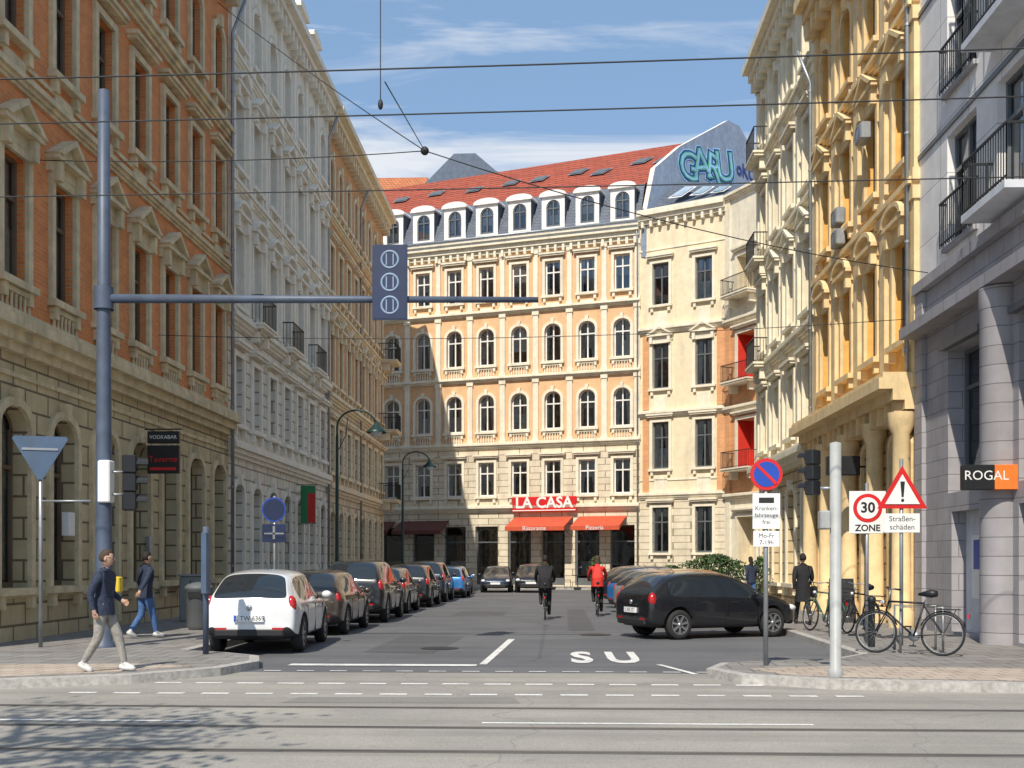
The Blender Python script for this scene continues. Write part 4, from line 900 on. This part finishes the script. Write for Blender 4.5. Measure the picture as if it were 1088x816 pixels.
for x,y in((-6.9,24.5),(5.65,19.6),(5.6,22.2)):
    m=MB(T(x,y,.13)); m.lathe([(.06,0),(.06,.8),(.075,.82),(.075,.88),(0,.92)],IRON,12); m.obj('bollard')
LEAF=P('leaf_green',(.06,.11,.03),.7,var=.5,scale=6); LEAF2=P('leaf_dark',(.03,.06,.02),.7,var=.4,scale=6); TERR=P('terracotta',(.3,.12,.06),.8); BARK=P('bark',(.1,.075,.05),.9,var=.3,scale=9,bmp=.6)
def shrub(name,x,y,z,rx,ry,h,n,pot=True,ls=.07):
    m=MB(T(x,y,z))
    if pot: m.lathe([(.2,0),(.26,.4),(.28,.42),(.24,.43),(0,.38)],TERR,14)
    zb=.4 if pot else 0
    for i in range(7): a=i*.9; m.tube([(0,0,zb),(rx*.5*math.cos(a),ry*.5*math.sin(a),zb+h*.6)],[.02,.008],BROWNF,5)
    for i in range(n):
        a=R.uniform(0,6.28); k=R.random()**.45; hh=R.uniform(.05,1); w=math.sin(math.pi*min(1,.2+hh*.75))
        lump=1+.25*math.sin(a*3+hh*5)
        c=Vector((rx*k*w*lump*math.cos(a),ry*k*w*lump*math.sin(a),zb+h*hh)); u=Vector((R.gauss(0,1),R.gauss(0,1),R.gauss(0,1))).normalized(); v=u.orthogonal().normalized()
        m.add([c-u*ls,c-v*ls*.5,c+u*ls,c+v*ls*.5],[[0,1,2,3]],LEAF if R.random()<.6 else LEAF2)
    m.obj(name)
shrub('hedge',8.6,58.5,.13,2.4,.8,1.9,2600,False,.11); shrub('hedge',6.4,60.5,.13,1.6,.7,1.3,1500,False,.1)
shrub('potted_bush',2.3,62.2,.13,.5,.5,1.4,400,True,.09); shrub('potted_bush',-.6,63.3,.13,.4,.4,1.2,300,True,.09); shrub('potted_bush',7.5,40,.13,.4,.4,1.3,400,True,.08)
# unseen tree added left of the viewpoint to cast the foreground shadow
m=MB(T(-6.6,3.2,.13,0,1.4)); m.tube([(0,0,0),(.05,0,1.5),(0,.05,3.2),(.1,0,5.2)],[.15,.11,.08,.04],BARK,10)
tips=[]
for i in range(11):
    a=i*2.4; h=3.0+i*.22; l=R.uniform(.8,1.4); e=Vector((l*math.cos(a),l*math.sin(a),h+R.uniform(.7,1.3))); m.tube([(0,.04,h),tuple(Vector((0,.04,h)).lerp(e,.5)+Vector((0,0,.1))),tuple(e)],[.05,.03,.012],BARK,6); tips+= [e,e*.75+Vector((0,0,1.2))]
for c0 in tips:
    for i in range(70):
        c=c0+Vector((R.gauss(0,.3),R.gauss(0,.3),R.gauss(0,.26))); u=Vector((R.gauss(0,1),R.gauss(0,1),R.gauss(0,1))).normalized(); v=u.orthogonal().normalized(); m.add([c-u*.06,c-v*.035,c+u*.06,c+v*.035],[[0,1,2,3]],LEAF if R.random()<.6 else LEAF2)
m.obj('shadow_tree')
m=MB()
P0=Vector((5.2,60.8,.13)); P1=Vector((9.4,57.8,.13))
for i in range(40):
    q=P0.lerp(P1,i/39); m.box(q.x-.012,q.x+.012,q.y-.012,q.y+.012,.13,1.25,IRON)
m.tube([tuple(P0+Vector((0,0,1.05))),tuple(P1+Vector((0,0,1.05)))],.02,IRON,6); m.tube([tuple(P0+Vector((0,0,.15))),tuple(P1+Vector((0,0,.15)))],.02,IRON,6); m.obj('iron_fence')
for i,(x,y) in enumerate(((-.2,64.0),(1.3,63.5),(2.9,62.9))):
    m=MB(T(x,y,.13)); m.lathe([(.25,0),(.25,.02),(.03,.05),(.03,.7),(.36,.72),(.36,.75),(0,.75)],IRON,14); m.obj('cafe_table')
    m=MB(T(x-.6,y,.13))
    for a,b_ in((-.18,-.18),(.18,-.18),(-.18,.18),(.18,.18)): m.cyl((a,b_,0),(a,b_,.45),.015,IRON,6)
    m.bev(-.2,.2,-.2,.2,.44,.47,.01,BROWNF); m.bev(-.2,-.17,-.2,.2,.6,.9,.01,BROWNF); m.cyl((-.18,-.18,.45),(-.18,-.18,.9),.015,IRON,6); m.cyl((-.18,.18,.45),(-.18,.18,.9),.015,IRON,6); m.obj('cafe_chair')
WIRE=P('wire_black',(.02,.02,.022),.6)
m=MB()
def wire(a,b_,sag=.1,r=.012,n=12):
    a,b_=Vector(a),Vector(b_); m.tube([tuple(a.lerp(b_,i/n)-Vector((0,0,4*sag*(i/n)*(1-i/n)))) for i in range(n+1)],r,WIRE,5)
wire((-14,11,6.65),(14,11,7.0),.12,.009); wire((-14,12,6.6),(14,12,6.9),.1,.009); wire((-16,14.8,6.75),(16,14.8,6.95),.08,.009)
wire((-10,9.0,7.0),(10,9.0,7.4),.1,.007)
node=(-2.4,19.8,9.2)
wire(node,(-10.4,33,18.9),.1,.011); wire(node,(8.3,24.5,8.1),.25,.011); wire(node,(-10.4,21,9.6),.1,.01); wire(node,(-1.9,12,7.0),.0,.008)
wire((-1.95,12.0,6.7),(-1.95,12.0,9.5),0,.006); wire((-10.4,28,7.6),(8.3,26,7.4),.25,.009)
m.sphere(node,(.08,.08,.08),WIRE,6); m.sphere((-1.95,12,6.75),(.03,.03,.06),WIRE,6)
m.obj('overhead_wires')

# ---------------------------------------------------------------- light, world, camera
sd=Vector((-.17,-.66,.73)).normalized()
el=math.asin(sd.z); az=math.atan2(sd.x,sd.y)
sl=bpy.data.lights.new('sun','SUN'); sl.energy=5; sl.angle=rad(.5); sl.color=(1,.92,.79); so=bpy.data.objects.new('sun',sl); COL.objects.link(so)
so.rotation_euler=(-sd).to_track_quat('-Z','Y').to_euler(); so.location=(0,0,60)
w=bpy.data.worlds.new('World'); scene.world=w; w.use_nodes=True; t=w.node_tree; bg=t.nodes['Background']
sk=t.nodes.new('ShaderNodeTexSky'); sk.sky_type='NISHITA'; sk.sun_disc=False; sk.sun_elevation=el; sk.sun_rotation=az; sk.air_density=1; sk.dust_density=.3; sk.ozone_density=1.3
tc=t.nodes.new('ShaderNodeTexCoord'); mp=t.nodes.new('ShaderNodeMapping'); mp.inputs['Rotation'].default_value=(0,rad(11),0); mp.inputs['Location'].default_value=(.35,0,.15); mp.inputs['Scale'].default_value=(1.2,1.2,11); lk(t,tc.outputs['Generated'],mp.inputs['Vector'])
n1=t.nodes.new('ShaderNodeTexNoise'); n1.inputs['Scale'].default_value=1.7; n1.inputs['Detail'].default_value=10; n1.inputs['Roughness'].default_value=.6; n1.inputs['Distortion'].default_value=.7; lk(t,mp.outputs[0],n1.inputs['Vector'])
base=mixc(t,.5,sk.outputs[0],(1.7,3.3,5.6))
f=mrange(t,n1.outputs['Fac'],.51,.72,.06,.9)
c=mixc(t,f,base,(6.2,6.4,6.7)); lk(t,c,bg.inputs[0]); bg.inputs[1].default_value=.14
cd=bpy.data.cameras.new('camera'); cam=bpy.data.objects.new('camera',cd); COL.objects.link(cam); scene.camera=cam
cam.location=(0,0,1.65); cam.rotation_euler=(rad(90),0,rad(2.3)); cd.sensor_width=36; cd.lens=38.05; cd.shift_y=.1737; cd.clip_end=2000; cd.clip_start=.1
scene.view_settings.view_transform='Standard'; scene.view_settings.look='None'; scene.view_settings.exposure=0
